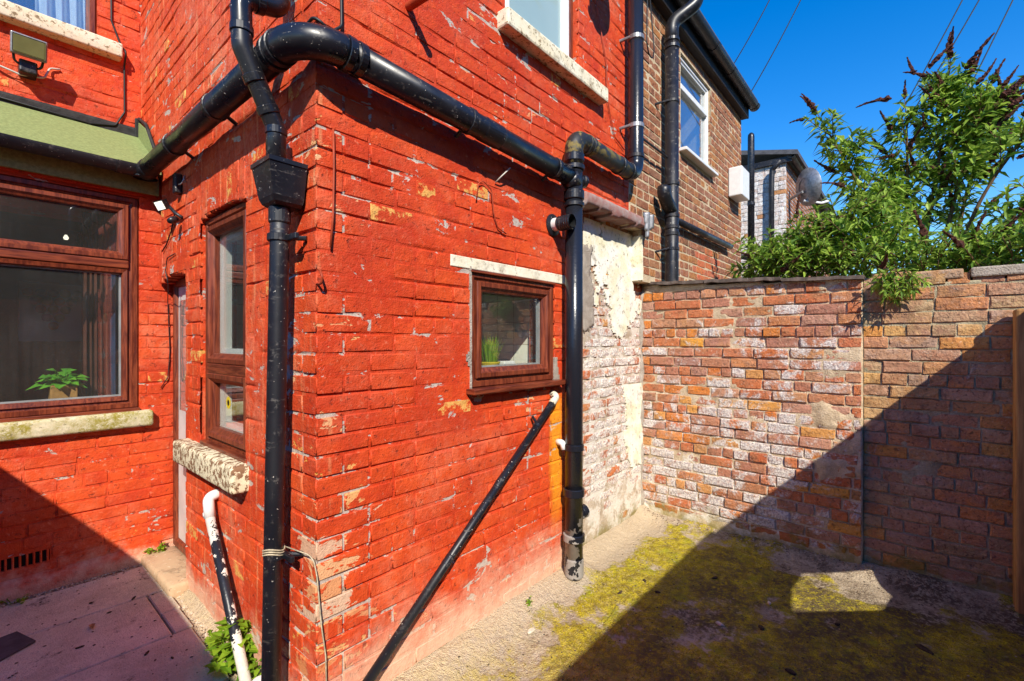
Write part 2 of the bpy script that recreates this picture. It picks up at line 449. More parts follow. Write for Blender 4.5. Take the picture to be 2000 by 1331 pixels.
def old_brick(name, stops, lime=.0, limec=(.66, .60, .53), limefn=None, moss=True, mott=.6):
    g = M(name, .88, .15); x, y, z = g.xyz(); r = g.rand(); mid = g.noise(13, 7, .72); fine = g.noise(75, 6, .7); q = g.noise(30, 6, .74)
    c = g.ramp(r, stops)
    c = g.mix(g.math('MULTIPLY', g.sm(mid, .38, .66), mott), c, g.mix(q, g.ramp(r, [(0, (.30, .07, .03)), (.5, (.20, .085, .06)), (1, (.34, .14, .05))]), g.ramp(r, [(0, (.62, .30, .12)), (.5, (.50, .28, .20)), (1, (.66, .34, .10))])))
    c = g.mix(g.math('MULTIPLY', g.sm(g.noise(48, 6, .74), .53, .68), .65), c, (.09, .05, .035))
    c = g.mix(g.math('MULTIPLY', g.sm(g.noise(60, 5, .7, g.off((2, 3, 8))), .58, .72), .6), c, (.66, .48, .34))
    c = g.mix(g.math('MULTIPLY', g.sm(g.noise(3.4, 7, .7, g.off((6, 6, 1))), .50, .68), .45), c, (.13, .085, .05))
    m_ = g.math('ADD', g.noise(6.5, 8, .78, None, .5), lime)
    if limefn: m_ = g.math('ADD', m_, limefn(g, x, y, z, r))
    c = g.mix(g.math('MULTIPLY', g.sm(m_, .58, .70), g.sm(q, .30, .50, .45, 1.)), c, g.mix(g.sm(fine, .35, .6), (.36, .30, .30), limec))
    if moss:
        mz = g.math('ADD', z, g.math('MULTIPLY', g.math('SUBTRACT', g.noise(7, 6, .7), .5), .6))
        c = g.mix(g.sm(mz, .20, .0, 0, .85), c, g.mix(mid, (.09, .075, .018), (.34, .26, .04)))
    g.color(c)
    g.bump(g.math('ADD', g.math('MULTIPLY', mid, .8), g.math('MULTIPLY_ADD', fine, .6, g.math('MULTIPLY', q, .7))), 1., .011)
    return g.m
def old_mortar(name, a, b, moss=True, limefn=None):
    g = M(name, .95, .1); x, y, z = g.xyz(); mid = g.noise(11, 8, .7); fine = g.noise(110, 6, .7)
    c = g.mix(g.sm(mid, .3, .7), a, b); c = g.mix(g.math('MULTIPLY', g.sm(fine, .52, .75), .5), c, (.16, .115, .08))
    if limefn: c = g.mix(g.sm(g.math('ADD', g.noise(5.5, 9, .76, None, .5), limefn(g, x, y, z, None)), .6, .7), c, (.70, .64, .55))
    if moss:
        mz = g.math('ADD', z, g.math('MULTIPLY', g.math('SUBTRACT', g.noise(7, 6, .7), .5), .5))
        c = g.mix(g.sm(mz, .17, .0, 0, .8), c, g.mix(mid, (.08, .07, .018), (.32, .26, .05)))
    g.color(c); g.bump(g.math('ADD', mid, g.math('MULTIPLY', fine, .9)), 1., .008); return g.m
def plain(name, c, rough=.6, spec=.3, var=.15, sc=12, bump=.15, c2=None, metal=0):
    g = M(name, rough, spec); n = g.noise(sc, 6, .65)
    c2 = c2 or tuple(v * (1 - var * 2) for v in c)
    g.color(g.mix(g.sm(n, .3, .7), c2, c)); g.b.inputs['Metallic'].default_value = metal
    if bump: g.bump(g.noise(sc * 6, 5, .6), bump, .003)
    return g.m
def plastic(name, dust=.10, rough=.22):
    g = M(name, rough, .5); d = g.noise(25, 8, .75); s_ = g.noise(6, 4)
    m_ = g.math('MAXIMUM', g.sm(d, .56, .74), g.sm(g.noise(1, 5, .7, g.scale((9, 9, 60))), .62, .70))
    sp_ = g.sm(g.noise(90, 3), .70, .74)
    g.color(g.mix(sp_, g.mix(g.math('MULTIPLY', m_, .45), (.010, .010, .014), (.17, .15, .13)), (.55, .50, .44))); g.rough(g.math('ADD', g.sm(s_, .3, .7, rough - .05, rough + .15), g.math('MULTIPLY', m_, .3)))
    return g.m
def flaking(name, top, under, scale, th, w=.015, zfall=None, rough=.35):
    g = M(name, rough, .45); e = g.noise(scale, 5, .6)
    if zfall: e = g.math('ADD', e, g.sm(g.xyz()[2], zfall, .1, 0, .26))
    k = g.sm(e, th, th + w); c = g.mix(k, top, g.mix(g.noise(60, 4), under, tuple(v * .72 for v in under)))
    g.color(c); g.rough(g.sm(k, 0, 1, rough, .8)); g.bump(g.math('SUBTRACT', g.noise(50, 4), k), .5, .002); return g.m
def woodgrain(name, c, c2, axis=(3, 3, 3), rough=.38):
    g = M(name, rough, .45); n = g.noise(1, 6, .65, g.n('Mapping', {'Vector': g.pos(), 'Scale': axis}).outputs[0], .6)
    g.color(g.mix(g.sm(n, .35, .66), c, c2)); g.bump(n, .12, .002); return g.m

m_red = red_paint('red_paint_front'); m_redm = red_paint('red_paint_joints', True)
m_redB = red_paint('red_paint_side', False, .008, True, .30); m_redBm = red_paint('red_paint_side_joints', True, 0., True, .30)
m_redC = red_paint('red_paint_house', False, -.01, False, .22); m_redCm = red_paint('red_paint_house_joints', True, -.03, False, .22)
ORG = [(0, (.64, .21, .035)), (.13, (.46, .115, .045)), (.26, (.56, .18, .07)), (.38, (.36, .18, .14)), (.50, (.68, .23, .03)), (.62, (.48, .27, .20)), (.74, (.52, .145, .055)), (.87, (.40, .20, .15)), (1, (.72, .33, .05))]
def lime_left(g, x, y, z, r):     # limewash left over on the lower part of the wall by the corner
    k = g.math('MULTIPLY', g.sm(y, .25, .75), g.sm(z, 1.45, .75)); rr = g.math('MULTIPLY', g.math('SUBTRACT', g.math('FRACT', g.math('MULTIPLY', r, 9.7)), .5), .26) if r is not None else 0.
    return g.math('ADD', g.math('MULTIPLY_ADD', k, .15, .02), rr)
def lime_white(g, x, y, z, r):
    k = g.math('MULTIPLY', g.sm(z, 2.2, 1.5), g.sm(x, 2.74, 3.02)); return g.math('MULTIPLY_ADD', k, .15, .02)
m_bD = old_brick('yard_brick', ORG, -.005, (.68, .62, .56), lime_left)
m_mD = old_mortar('yard_mortar', (.44, .33, .21), (.68, .54, .37), True, lambda g, x, y, z, r: g.math('SUBTRACT', lime_left(g, x, y, z, None), .05))
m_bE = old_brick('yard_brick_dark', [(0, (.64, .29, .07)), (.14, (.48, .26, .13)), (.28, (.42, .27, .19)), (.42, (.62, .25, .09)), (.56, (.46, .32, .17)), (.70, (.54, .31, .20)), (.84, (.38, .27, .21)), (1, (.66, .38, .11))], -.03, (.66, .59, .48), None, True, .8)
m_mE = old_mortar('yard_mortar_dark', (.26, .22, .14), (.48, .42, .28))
m_bW = old_brick('whitewashed_brick', ORG, .02, (.80, .74, .64), lime_white, True)
m_mW = old_mortar('whitewashed_mortar', (.40, .31, .22), (.62, .52, .40), True, lime_white)
m_bN = old_brick('house_brick', [(0, (.27, .09, .045)), (.22, (.17, .07, .045)), (.45, (.34, .11, .045)), (.65, (.22, .10, .07)), (.85, (.42, .16, .05)), (1, (.26, .08, .045))], -.05, (.5, .38, .26), None, False, .85)
m_mN = old_mortar('house_pointing', (.50, .38, .24), (.66, .53, .36), False)
m_white_b = old_brick('white_painted_brick', [(0, (.80, .80, .80)), (.93, (.78, .77, .75)), (.95, (.50, .24, .13)), (1, (.55, .26, .12))], -.3, (.8, .8, .8), None, False)
m_white_m = plain('white_joints', (.55, .56, .58), .8)
m_blk = plastic('black_plastic', .1, .28); m_blk2 = plastic('black_plastic_dusty', .2, .38)
m_stack = flaking('stack_paint', (.012, .013, .018), (.33, .30, .27), 9, .74, .012, .95, .25)
m_mossy = flaking('mossy_pipe', (.02, .02, .02), (.22, .17, .05), 16, .50, .1, None, .5)
m_waste = M('peeling_waste_pipe', .35, .4); _z = m_waste.xyz()[2]
_e = m_waste.math('ADD', m_waste.noise(15, 6, .66), m_waste.math('ADD', m_waste.sm(_z, .24, .10, 0, .18), m_waste.sm(_z, .54, .66, 0, .14))); _k = m_waste.sm(_e, .55, .565)
m_waste.color(m_waste.mix(_k, (.016, .018, .026), m_waste.mix(m_waste.noise(70, 5, .7), (.86, .84, .78), (.60, .54, .44)))); m_waste.bump(m_waste.math('SUBTRACT', m_waste.noise(60, 4), _k), .6, .002); m_waste = m_waste.m
m_brown = woodgrain('brown_frame', (.085, .014, .007), (.24, .052, .02), (60, 60, 5)); m_brownh = woodgrain('brown_frame_rails', (.085, .014, .007), (.24, .052, .02), (6, 6, 70))
m_wht = plain('white_plastic', (.78, .78, .76), .4, .4, .05, 20, 0)
m_seal = plain('grey_sealant', (.42, .42, .44), .6)
m_green = plain('green_felt', (.27, .325, .125), .9, .1, .15, 60, .7)
m_lead = plain('bitumen_flashing', (.035, .033, .032), .7, .3, .3, 25, .8)
m_band = plain('weathered_band', (.33, .27, .25), .9, .1, .25, 14, .9, (.30, .13, .11))
m_metal = plain('grey_metal', (.35, .35, .36), .45, .5, .2, 20, .1, None, .6)
m_wire = plain('cable_black', (.012, .012, .012), .5, .4, 0, 5, 0)
m_wirew = plain('cable_pale', (.55, .52, .46), .6, .3, .1, 20, 0)
m_twine = plain('twine', (.60, .50, .34), .9, .1, .2, 60, .3)
def sill_mat(name, c, lich, dark, th=.5):
    g = M(name, .9, .15); a = g.noise(30, 8, .78, None, .3); b = g.noise(5, 6, .65); c_ = g.noise(36, 6, .7)
    k = g.mix(g.math('MULTIPLY', g.sm(b, .40, .62), g.sm(g.noise(60, 5, .7), .3, .6, .5, 1.)), c, lich); k = g.mix(g.sm(a, th, th + .06), k, g.mix(c_, tuple(v * .6 for v in dark), tuple(v * 1.3 for v in dark))); k = g.mix(g.math('MULTIPLY', g.sm(c_, .58, .7), .6), k, (.06, .045, .03))
    k = g.mix(g.math('MULTIPLY', g.sm(g.noise(9, 6, .7), .52, .68), .5), k, (.20, .15, .09)); g.color(k); g.bump(g.math('ADD', a, g.math('MULTIPLY', c_, .5)), .55, .004); return g.m
m_sillC = sill_mat('lichen_sill', (.74, .66, .47), (.30, .25, .035), (.62, .56, .36), .52)
m_sillB = sill_mat('peeling_sill', (.76, .68, .47), (.72, .62, .42), (.24, .13, .07), .49)
m_sillU = sill_mat('cream_sill', (.78, .72, .56), (.72, .62, .42), (.28, .21, .12), .56)
m_lintel = sill_mat('cream_lintel', (.82, .76, .60), (.76, .68, .50), (.76, .66, .48), .6)
m_plaster = sill_mat('flaking_white_plaster', (.80, .77, .68), (.72, .66, .44), (.70, .64, .52), .62)
m_cement = old_mortar('cement_render', (.30, .25, .20), (.46, .40, .33), True)
m_stone = sill_mat('door_step_stone', (.52, .36, .22), (.42, .26, .16), (.62, .50, .34), .58)
m_slate = plain('slate', (.10, .10, .11), .75, .3, .2, 15, .4); m_slate2 = plain('coping_slate', (.17, .13, .11), .85, .2, .3, 15, .8)
m_wood = woodgrain('weathered_wood', (.30, .15, .05), (.50, .28, .10), (40, 40, 3), .85)
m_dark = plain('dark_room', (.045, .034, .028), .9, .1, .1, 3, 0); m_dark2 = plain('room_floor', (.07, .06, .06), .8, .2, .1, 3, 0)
m_tile = M('wall_tile', .18, .5)
_b = m_tile.n('TexBrick', {'Vector': m_tile.n('Mapping', {'Vector': m_tile.n('CombineXYZ', {0: m_tile.math('ADD', m_tile.xyz()[0], m_tile.xyz()[1]), 1: m_tile.xyz()[2]}).outputs[0]}).outputs[0], 'Color1': (.84, .83, .74, 1), 'Color2': (.80, .80, .72, 1), 'Mortar': (.48, .46, .40, 1), 'Scale': 1., 'Mortar Size': .003, 'Brick Width': .15, 'Row Height': .15}, offset=0.)
m_tile.color(_b.outputs[0]); m_tile = m_tile.m
m_curt = plain('brown_curtain', (.13, .05, .035), .9, .1, .2, 9, .2); m_curtb = plain('blue_curtain', (.03, .06, .13), .9, .1, .2, 9, .2)
m_net = plain('net_curtain', (.86, .88, .88), .9, .1, .08, 9, .1)
m_pot = plain('ochre_pot', (.50, .27, .09), .8, .2, .15, 25, .3); m_poty = plain('yellow_pot', (.62, .46, .03), .4, .4, .1, 20, 0)
m_soil = plain('soil', (.03, .02, .012), 1., .1)
def leafmat(name, c, c2, tr=.35):
    g = M(name, .5, .35); r = g.rand(); g.color(g.mix(r, c, c2))
    t = g.n('BsdfTranslucent', {'Color': g.mix(r, tuple(min(1, v * 1.5) for v in c), tuple(min(1, v * 1.6) for v in c2))}).outputs[0]
    mx = g.n('MixShader', {0: tr, 1: g.b.outputs[0], 2: t}).outputs[0]; g.nt.links.new(mx, g.out.inputs[0]); return g.m
m_leaf = leafmat('bush_leaf', (.06, .15, .02), (.36, .50, .07), .36)
m_weed = leafmat('weed_leaf', (.10, .22, .012), (.30, .44, .03)); m_house_leaf = leafmat('house_plant_leaf', (.06, .28, .02), (.18, .50, .04), .25); m_grass = leafmat('grass_leaf', (.10, .22, .01), (.26, .42, .03))
m_stem = plain('bush_stem', (.16, .10, .055), .9, .1, .2, 30, .4); m_spike = plain('dry_flower', (.12, .048, .028), .95, .1, .3, 90, .8, (.035, .016, .02))
def glassmat(name, tint=(1, 1, 1), refl=.10, dirt=.25, frost=None):
    g = M(name); nt = g.nt; fr = g.math('MULTIPLY_ADD', g.math('POWER', g.n('LayerWeight', {'Blend': .5}).outputs['Facing'], 5.0), .95, .035)
    f = g.math('ADD', g.math('MULTIPLY', fr, 1.7), refl, clamp=True)
    gl = g.n('BsdfGlossy', {'Color': (.95, .97, 1, 1), 'Roughness': .015}).outputs[0]; tr = g.n('BsdfTransparent', {'Color': (*tint, 1)}).outputs[0]
    mx = g.n('MixShader', {0: f, 1: tr, 2: gl}).outputs[0]
    d = g.math('MULTIPLY', g.sm(g.math('ADD', g.noise(2, 5, .6), g.math('MULTIPLY', g.noise(1, 5, .6, g.scale((70, 70, 1.2))), .5)), .62, 1.0), dirt)
    d = g.math('ADD', g.math('MULTIPLY', d, .25), g.math('MULTIPLY', g.sm(g.noise(130, 2), .72, .77), dirt * 2.))
    d = g.math('ADD', d, dirt * .3)  # even pale film in the colour stands in for grey reflections
    df = g.n('BsdfDiffuse', {'Color': (.55, .53, .48, 1)}).outputs[0]
    mx = g.n('MixShader', {0: d if frost is None else frost, 1: mx, 2: df if frost is None else g.n('BsdfDiffuse', {'Color': g.mix(g.noise(1.5, 3), (.30, .46, .50), (.55, .68, .66))}).outputs[0]}).outputs[0]
    nt.links.new(mx, g.out.inputs[0]); return g.m
m_glass = glassmat('window_glass', (.94, .96, .95), .03, .06); m_glassA = glassmat('clear_glass', (.95, .97, .95), .01, .04)
m_glassU = glassmat('sky_glass', (.88, .94, .97), .13, .1); m_frost = glassmat('obscured_glass', (.8, .9, .9), .12, .1, .62)

# ================================================================== the setting: ground, yard, paving
def ground_mat():
    g = M('far_ground', .95, .1); g.color(g.mix(g.noise(.6, 5), (.16, .13, .09), (.30, .25, .18))); return g.m
obj('ground', ([(-400, -400, -.06), (400, -400, -.06), (400, 400, -.06), (-400, 400, -.06)], [(0, 1, 2, 3)]), ground_mat())
tag(bpy.data.objects['ground'], kind='structure')
def moss_mask(x, y):
    dA = YA - y; dD = XD - x
    k = .62 * fbm(x, y, 1.6, 5, 101, .6) + .38 * fbm(x, y, 7, 5, 103, .65)
    k = k + .14 * sstep(dA, .05, .24) - .085 - .17 * sstep(dD, .60, .12) - .17 * sstep(x, 1.85, 1.2) * sstep(dA, .95, .4) + .05 * sstep(dA, .2, .7)
    return sstep(k, .39, .56)
def yard_mat():
    g = M('mossy_concrete', .92, .12); x, y, z = g.xyz(); mk = g.n('Attribute', attribute_name='moss').outputs['Fac']
    n2 = g.noise(6, 7, .72); n3 = g.noise(42, 7, .76); n4 = g.noise(190, 4, .72); n5 = g.noise(15, 7, .74)
    base = g.mix(g.sm(n2, .3, .7), (.40, .31, .21), (.66, .54, .38)); base = g.mix(g.math('MULTIPLY', g.sm(n3, .48, .70), .6), base, (.22, .15, .11))
    base = g.mix(g.math('MULTIPLY', g.sm(n4, .52, .7), .45), base, (.76, .66, .54))
    crk = g.n('TexVoronoi', {'Vector': g.pos(), 'Scale': 1.4}, feature='DISTANCE_TO_EDGE').outputs[0]
    moss = g.mix(g.sm(n5, .34, .64), (.26, .19, .012), (.70, .56, .03)); moss = g.mix(g.math('MULTIPLY', g.sm(n3, .44, .66), .65), moss, (.62, .48, .16)); moss = g.mix(g.math('MULTIPLY', g.sm(n4, .50, .62), .7), moss, (.08, .06, .018))
    moss = g.mix(g.math('MULTIPLY', g.sm(n2, .50, .66), .6), moss, (.36, .38, .02))
    mm = g.sm(g.math('ADD', g.math('ADD', mk, g.math('MULTIPLY', g.math('SUBTRACT', n5, .5), 1.3)), g.math('MULTIPLY', g.math('SUBTRACT', n3, .5), 1.5)), .25, .85)
    c = g.mix(mm, base, moss)
    dirt = g.math('MULTIPLY', g.sm(g.noise(2.4, 8, .76, g.off((9, 2, 0))), .40, .58), .92)
    dirt = g.math('MULTIPLY', dirt, g.math('MULTIPLY', g.sm(g.math('SUBTRACT', YA, y), .35, .8), g.sm(n3, .38, .54, .25, 1.)))  # brown-black dirt speckle, also painted to darken the yard wall's shade zone
    c = g.mix(dirt, c, g.mix(n4, (.04, .03, .018), (.20, .14, .085)))
    c = g.mix(g.math('MULTIPLY', g.math('MULTIPLY', g.sm(x, 2.1, 1.5), g.sm(n5, .38, .58)), .65), c, g.mix(n4, (.42, .30, .08), (.80, .64, .26)))
    c = g.mix(g.math('MULTIPLY', g.sm(crk, .006, .0), .35), c, (.07, .05, .035))
    # pale sand washed along the foot of the red wall
    c = g.mix(g.sm(g.math('ADD', g.math('SUBTRACT', YA, y), g.math('MULTIPLY', g.math('SUBTRACT', n2, .5), .5)), .22, .02, 0, .8), c, g.mix(n3, (.58, .43, .27), (.80, .66, .46)))
    g.color(c); g.bump(g.math('ADD', g.math('MULTIPLY', n3, 1.4), g.math('MULTIPLY_ADD', n4, .8, n5)), 1., .016); return g.m
m_yard = yard_mat()
def yz(x, y):
    h = .016 * (fbm(x, y, 2.2, 5, 3) - .5) + .006 * (fbm(x, y, 25, 3, 9) - .5)
    h = h + .075 * sstep(y, 1.44, 1.70) * sstep(x, .75, .9) * (1 - sstep(x, 2.62, 2.75)) * (.7 + .6 * (fbm(x, y, 3, 3, 5) - .2))
    h = h + .05 * sstep(x, 3.66, 3.9) * (.5 + fbm(x, y, 4, 3, 6)) * (1 - sstep(y, 1.9, 2.1))
    h = h + .05 * sstep(y, 1.62, 1.82) * sstep(x, 2.6, 2.75)
    return h + moss_mask(x, y) * (.003 + .010 * fbm(x, y, 38, 3, 105))
def yard_sheet():
    xs = np.concatenate([np.arange(-.95, .8, .06), np.arange(.8, 4.0, .013)]); ys = np.concatenate([np.arange(-.86, -.4, .05), np.arange(-.4, 1.9, .013), np.arange(1.9, 4.02, .06)])
    X, Y = np.meshgrid(xs, ys); Z = yz(X, Y); n = len(xs); V = np.stack([X, Y, Z], -1).reshape(-1, 3)
    Fc = [(j * n + i, j * n + i + 1, (j + 1) * n + i + 1, (j + 1) * n + i) for j in range(len(ys) - 1) for i in range(n - 1)]
    return (V, Fc), moss_mask(X, Y).reshape(-1)
_ys, _mk = yard_sheet()
yard = tag(obj('yard_floor', _ys, m_yard, None, (0, 0, 0), True), kind='structure')
_at = yard.data.attributes.new('moss', 'FLOAT', 'POINT'); _at.data.foreach_set('value', _mk.astype(np.float32))
# paving slabs in front of the kitchen window
def slab_mat():
    g = M('stained_slab', .9, .15); n1 = g.noise(3, 8, .68); n2 = g.noise(30, 7, .7); n3 = g.noise(160, 4, .7)
    c = g.mix(g.sm(n1, .32, .68), (.56, .48, .34), (.80, .71, .53)); c = g.mix(g.math('MULTIPLY', g.sm(n2, .5, .72), .5), c, (.80, .72, .56))
    c = g.mix(g.math('MULTIPLY', g.sm(g.noise(5, 9, .75, g.off((4, 1, 0))), .58, .68), .8), c, (.06, .045, .035)); c = g.mix(g.math('MULTIPLY', g.sm(n3, .6, .72), .5), c, (.08, .05, .04))
    g.color(c); g.bump(g.math('ADD', n2, n3), .8, .006); return g.m
m_slab = slab_mat()
paving = tag(obj('paving_bed', box(FX, -.92, .80, .006, .014, -3.90, -.9), plain('sand_bed', (.10, .07, .05), .95), None, (0, 2.4, 0)), kind='structure')
for x0, x1, y0, y1 in [(-.9, -.125, 3.39, 3.86), (-.115, .78, 3.385, 3.85), (-.9, -.30, 2.845, 3.38), (-.29, .672, 2.842, 3.377), (.680, .772, 3.098, 3.372), (.682, .764, 2.845, 3.089),
                       (-.9, -.06, 2.29, 2.834), (-.05, .752, 2.292, 2.832), (-.9, -.2, 1.74, 2.28), (-.19, .73, 1.74, 2.28), (-.9, .0, 1.2, 1.73), (.01, .72, 1.2, 1.73)]:
    t = U(0, .004); obj('paving_slab', bbox(FX, x0, x1, .0, .038 + t, -y1, -y0, .005, 1), m_slab, paving)

# ================================================================== red rear extension (two faces)
P = .0785
ext = thing('rear_extension', (XB, YA, 0), 'two storey rear extension with brick walls painted orange red', 'house')
A_open = [(1.653, 2.389, 1.279, 1.883), (1.924, 2.667, 3.30, 4.7), (2.69, 3.5, -1, 2.52)]
A_lint = (1.521, 2.50, 1.886, 1.945)
nearA = lambda a, b: sstep(a, 1.45, .9) * (.35 + .65 * sstep(b, 1.6, .5))
cA = painted_c(-.02, P, 21, nearA)
wallA = obj('wall', core(FA, .875, 3.40, -.05, 4.75, -.20, -.016, A_open), m_redm, ext)
obj('mortar', sheet(FA, .853, 3.40, -.03, 4.5, .016, cA, A_open, bl=course_lines(-.02, P, -.03, 4.5)), m_redm, wallA, smooth=True)
bA = Bricks(m_red, L=.222, h=.067, bev=.0038, rough=.0010, seed=3)
def fA(k): return (XB, .222) if k % 2 == 0 else (XB + .118, .105 if k % 4 == 1 else None)
pA = lay(XB, 3.40, -.02, 4.5, P, .222, .0115, A_open + [A_lint], 4, 0, .0010, .006, fA)
for p in pA: p[5] = 1
bA.build(FA, pA, wallA, 300, jit=.0028)

B_open = [(2.38, 3.05, .925, 2.222), (3.31, 4.6, -1, 1.955), (3.86, 4.6, -1, 2.62)]      # in Y
negY = lambda os: [(-o[1], -o[0], o[2], o[3]) for o in os]
nearB = lambda a, b: sstep(a, -1.98, -1.72) * (.4 + .6 * sstep(b, 1.7, .5))
cB = painted_c(-.02, P, 31, nearB, .0012)
wallB = obj('wall', core(FB, -4.47, -1.722, -.05, 4.2, -.19, -.016, negY(B_open)), m_redBm, ext)
obj('mortar', sheet(FB, -4.455, -1.70, -.03, 4.1, .018, cB, negY(B_open), bl=course_lines(-.02, P, -.03, 4.1)), m_redBm, wallB, smooth=True)
bB = Bricks(m_redB, L=.222, h=.067, bev=.0038, rough=.0010, seed=4)
def fB(k): return (YA, .222) if k % 2 == 1 else (YA + .118, .105 if k % 4 == 2 else None)
B_sold = [(2.30, 3.13, 2.17, 2.415), (3.24, 4.0, 1.93, 2.165)]
pB = lay(YA, 4.445, -.02, 4.1, P, .222, .0115, B_open + B_sold, 4, 0, .0012, .006, fB)
for p in pB:
    p[5] = 1
    p[0] = -p[0]
def soldiers(y0, y1, z0, rise, top):      # rough arch of bricks on end
    n = int((y1 - y0) / .078); out = []
    for i in range(n):
        y = y0 + (i + .5) * (y1 - y0) / n; t = (y - (y0 + y1) / 2) / ((y1 - y0) / 2); zb = z0 + rise * (1 - t * t)
        out.append([-y, (zb + top) / 2, (y1 - y0) / n - .008, top - zb, random.gauss(0, .0015), 1])
    return out
pB += soldiers(2.31, 3.12, 2.178, .042, 2.405) + soldiers(3.25, 3.91, 1.905, .045, 2.155)
bB.build(FB, pB, wallB, 300, jit=.0028)

# ================================================================== main house: lower bay wall, upper wall, canopy
house = thing('main_house', (-.2, YC, 0), 'red painted house back wall with a large brown framed window under a green canopy', 'house')
vent_rect = (.12, .318, .205, .275)
C_open = [(-.95, .744, 1.075, 2.475)]
cC = painted_c(-.02, P, 41)
cU = painted_c(3.0, P, 43)
wallC = obj('wall', core(FC, -1.6, .955, -.05, 2.64, -.22, -.014, C_open), m_redCm, house)
obj('mortar', sheet(FC, -1.6, .945, -.03, 2.60, 0.02, cC, C_open + [vent_rect], bl=course_lines(-.02, P, -.03, 2.6)), m_redCm, wallC, smooth=True)
bC = Bricks(m_redC, L=.222, h=.067, bev=.0034, rough=.0009, seed=5)
bC.build(FC, lay(-1.6, .945, -.02, 2.6, P, .222, .0115, C_open + [vent_rect], 4, 0, .0014, .006, None, .07), wallC, 150, jit=.0025)
obj('plinth', sheet(FC, -1.6, .86, -.03, .15, .03, lambda a, b: .035 + .01 * fbm(a, b, 8, 4, 2) - .035 * sstep(b, .10, .15), (), None, -.01), m_redCm, wallC, smooth=True)
v = obj('air_vent', box(FC, *vent_rect, -.0138, -.011), m_soil, wallC)  # near-black sheet paints the shade inside the vent holes
for i in range(7):
    a = vent_rect[0] + .012 + i * .0285; obj('bar', bbox(FC, a, a + .011, .205, .275, -.01, .001, .003, 1), m_redC, v)
U_open = [(-.95, .604, 3.69, 5.)]
wallU = obj('wall', core(FU, -1.6, .90, 2.4, 4.9, -.22, -.014, U_open), m_redCm, house)
obj('mortar', sheet(FU, -1.6, .856, 2.9, 4.8, .022, cU, U_open, bl=course_lines(3.0, P, 2.9, 4.8)), m_redCm, wallU, smooth=True)
bC.build(FU, lay(-1.6, .844, 3.0, 4.8, P, .222, .0115, U_open, 4, 0, .0014, .006, None, .0), wallU, 110, jit=.0025)
# green felted canopy over the bay
canopy = obj('canopy_roof', (lambda: (lambda V: (V, [(0, 1, 2, 3), (7, 6, 5, 4), (0, 4, 5, 1), (3, 2, 6, 7), (0, 3, 7, 4), (1, 5, 6, 2)]))([(-1.6, 3.80, 2.665), (.838, 3.80, 2.665), (.838, 4.432, 3.06), (-1.6, 4.432, 3.06), (-1.6, 3.80, 2.63), (.838, 3.80, 2.63), (.838, 4.432, 3.025), (-1.6, 4.432, 3.025)]))(), m_green, house)
obj('upstand', ([(.834, 3.83, 2.69), (.834, 4.43, 3.06), (.834, 4.43, 3.17), (.834, 4.22, 3.06), (.842, 3.83, 2.69), (.842, 4.43, 3.06), (.842, 4.43, 3.17), (.842, 4.22, 3.06)], [(0, 1, 2, 3), (7, 6, 5, 4), (0, 4, 5, 1), (1, 5, 6, 2), (2, 6, 7, 3), (3, 7, 4, 0)]), m_green, canopy)
obj('flashing', sheet(FU, -1.6, .845, 3.03, 3.125, .02, lambda a, b: .012 + .012 * fbm(a, b, 18, 4, 8), (), lambda a, b: b < 3.105 + .03 * fbm(a, b * 0, 9, 3, 5), 0), m_lead, canopy, smooth=True)
obj('flashing', tube(fillet([(.840, 4.43, 3.20), (.836, 4.20, 3.085), (.834, 3.84, 2.73)], .1), .012, 8), m_lead, canopy, smooth=True)
obj('flashing', bbox(FU, .815, .845, 3.06, 3.20, .002, .022, .005), m_lead, canopy)
obj('fascia_board', bbox(FC, -1.6, .842, 2.505, 2.63, .03, .052, .003), m_green, canopy)
obj('soffit', box(FC, -1.6, .842, 2.60, 2.615, -.005, .03), m_green, canopy)

# ================================================================== whitewashed wall under the ledge
white = thing('patched_wall', (3.25, YW, 0), 'narrow recessed wall of old brick with flaking white plaster beside the soil stack', 'wall')
def cW(a, b):
    rend = sstep(a, 3.03, 2.95) * sstep(b, 1.45, 1.65) * sstep(b, 2.35, 2.2) + sstep(b, .5, .2) * .9
    return -.006 + .014 * rend + .014 * (fbm(a, b, 5, 5, 51) - .5) + .004 * (fbm(a, b, 60, 2, 4) - .5)
wallW = obj('wall', core(FW, 2.66, 3.87, -.05, 2.47, -.2, -.02), m_mW, white)
obj('mortar', sheet(FW, 2.66, 3.868, -.03, 2.46, .016, cW), m_mW, wallW, smooth=True)
bW = Bricks(m_bW, L=.218, h=.066, bev=.008, rough=.0026, seed=6)
bW.build(FW, lay(2.66, 3.866, -.02, 2.46, P, .218, .012, (), 3, 0, .003, .008), wallW, 200, jit=.008)
def plaster_keep(a, b):
    n = fbm(a, b, 5, 5, 77) - .5; e = fbm(a, b, 22, 3, 7) - .5
    up = (a - 2.86 + .25 * n + .05 * e > 0) & (a < 3.82 + .05 * n) & (b < 2.415 - .02 * e) & (b > 1.62 + .50 * n + .1 * e + .35 * np.abs(a - 3.45)) & (n + .55 * e < .10)
    lowp = (a > 3.50 + .3 * (1.25 - b) * (b > .78) * .55 + .06 * e + (b < .78) * (.78 - b) * .45) & (b > .46 + .05 * e) & (b < 1.16) & (a < 3.866)
    return up | lowp
obj('plaster_patch', sheet(FW, 2.72, 3.866, .4, 2.44, .012, lambda a, b: .007 + .006 * fbm(a, b, 6, 4, 61), (), plaster_keep, -.004), m_plaster, wallW, smooth=False)
def cem_keep(a, b):
    e = fbm(a, b, 9, 4, 17) - .5; return (a < 2.99 + .12 * e) & (b > 1.60 + .2 * e) & (b < 2.2 + .15 * e)
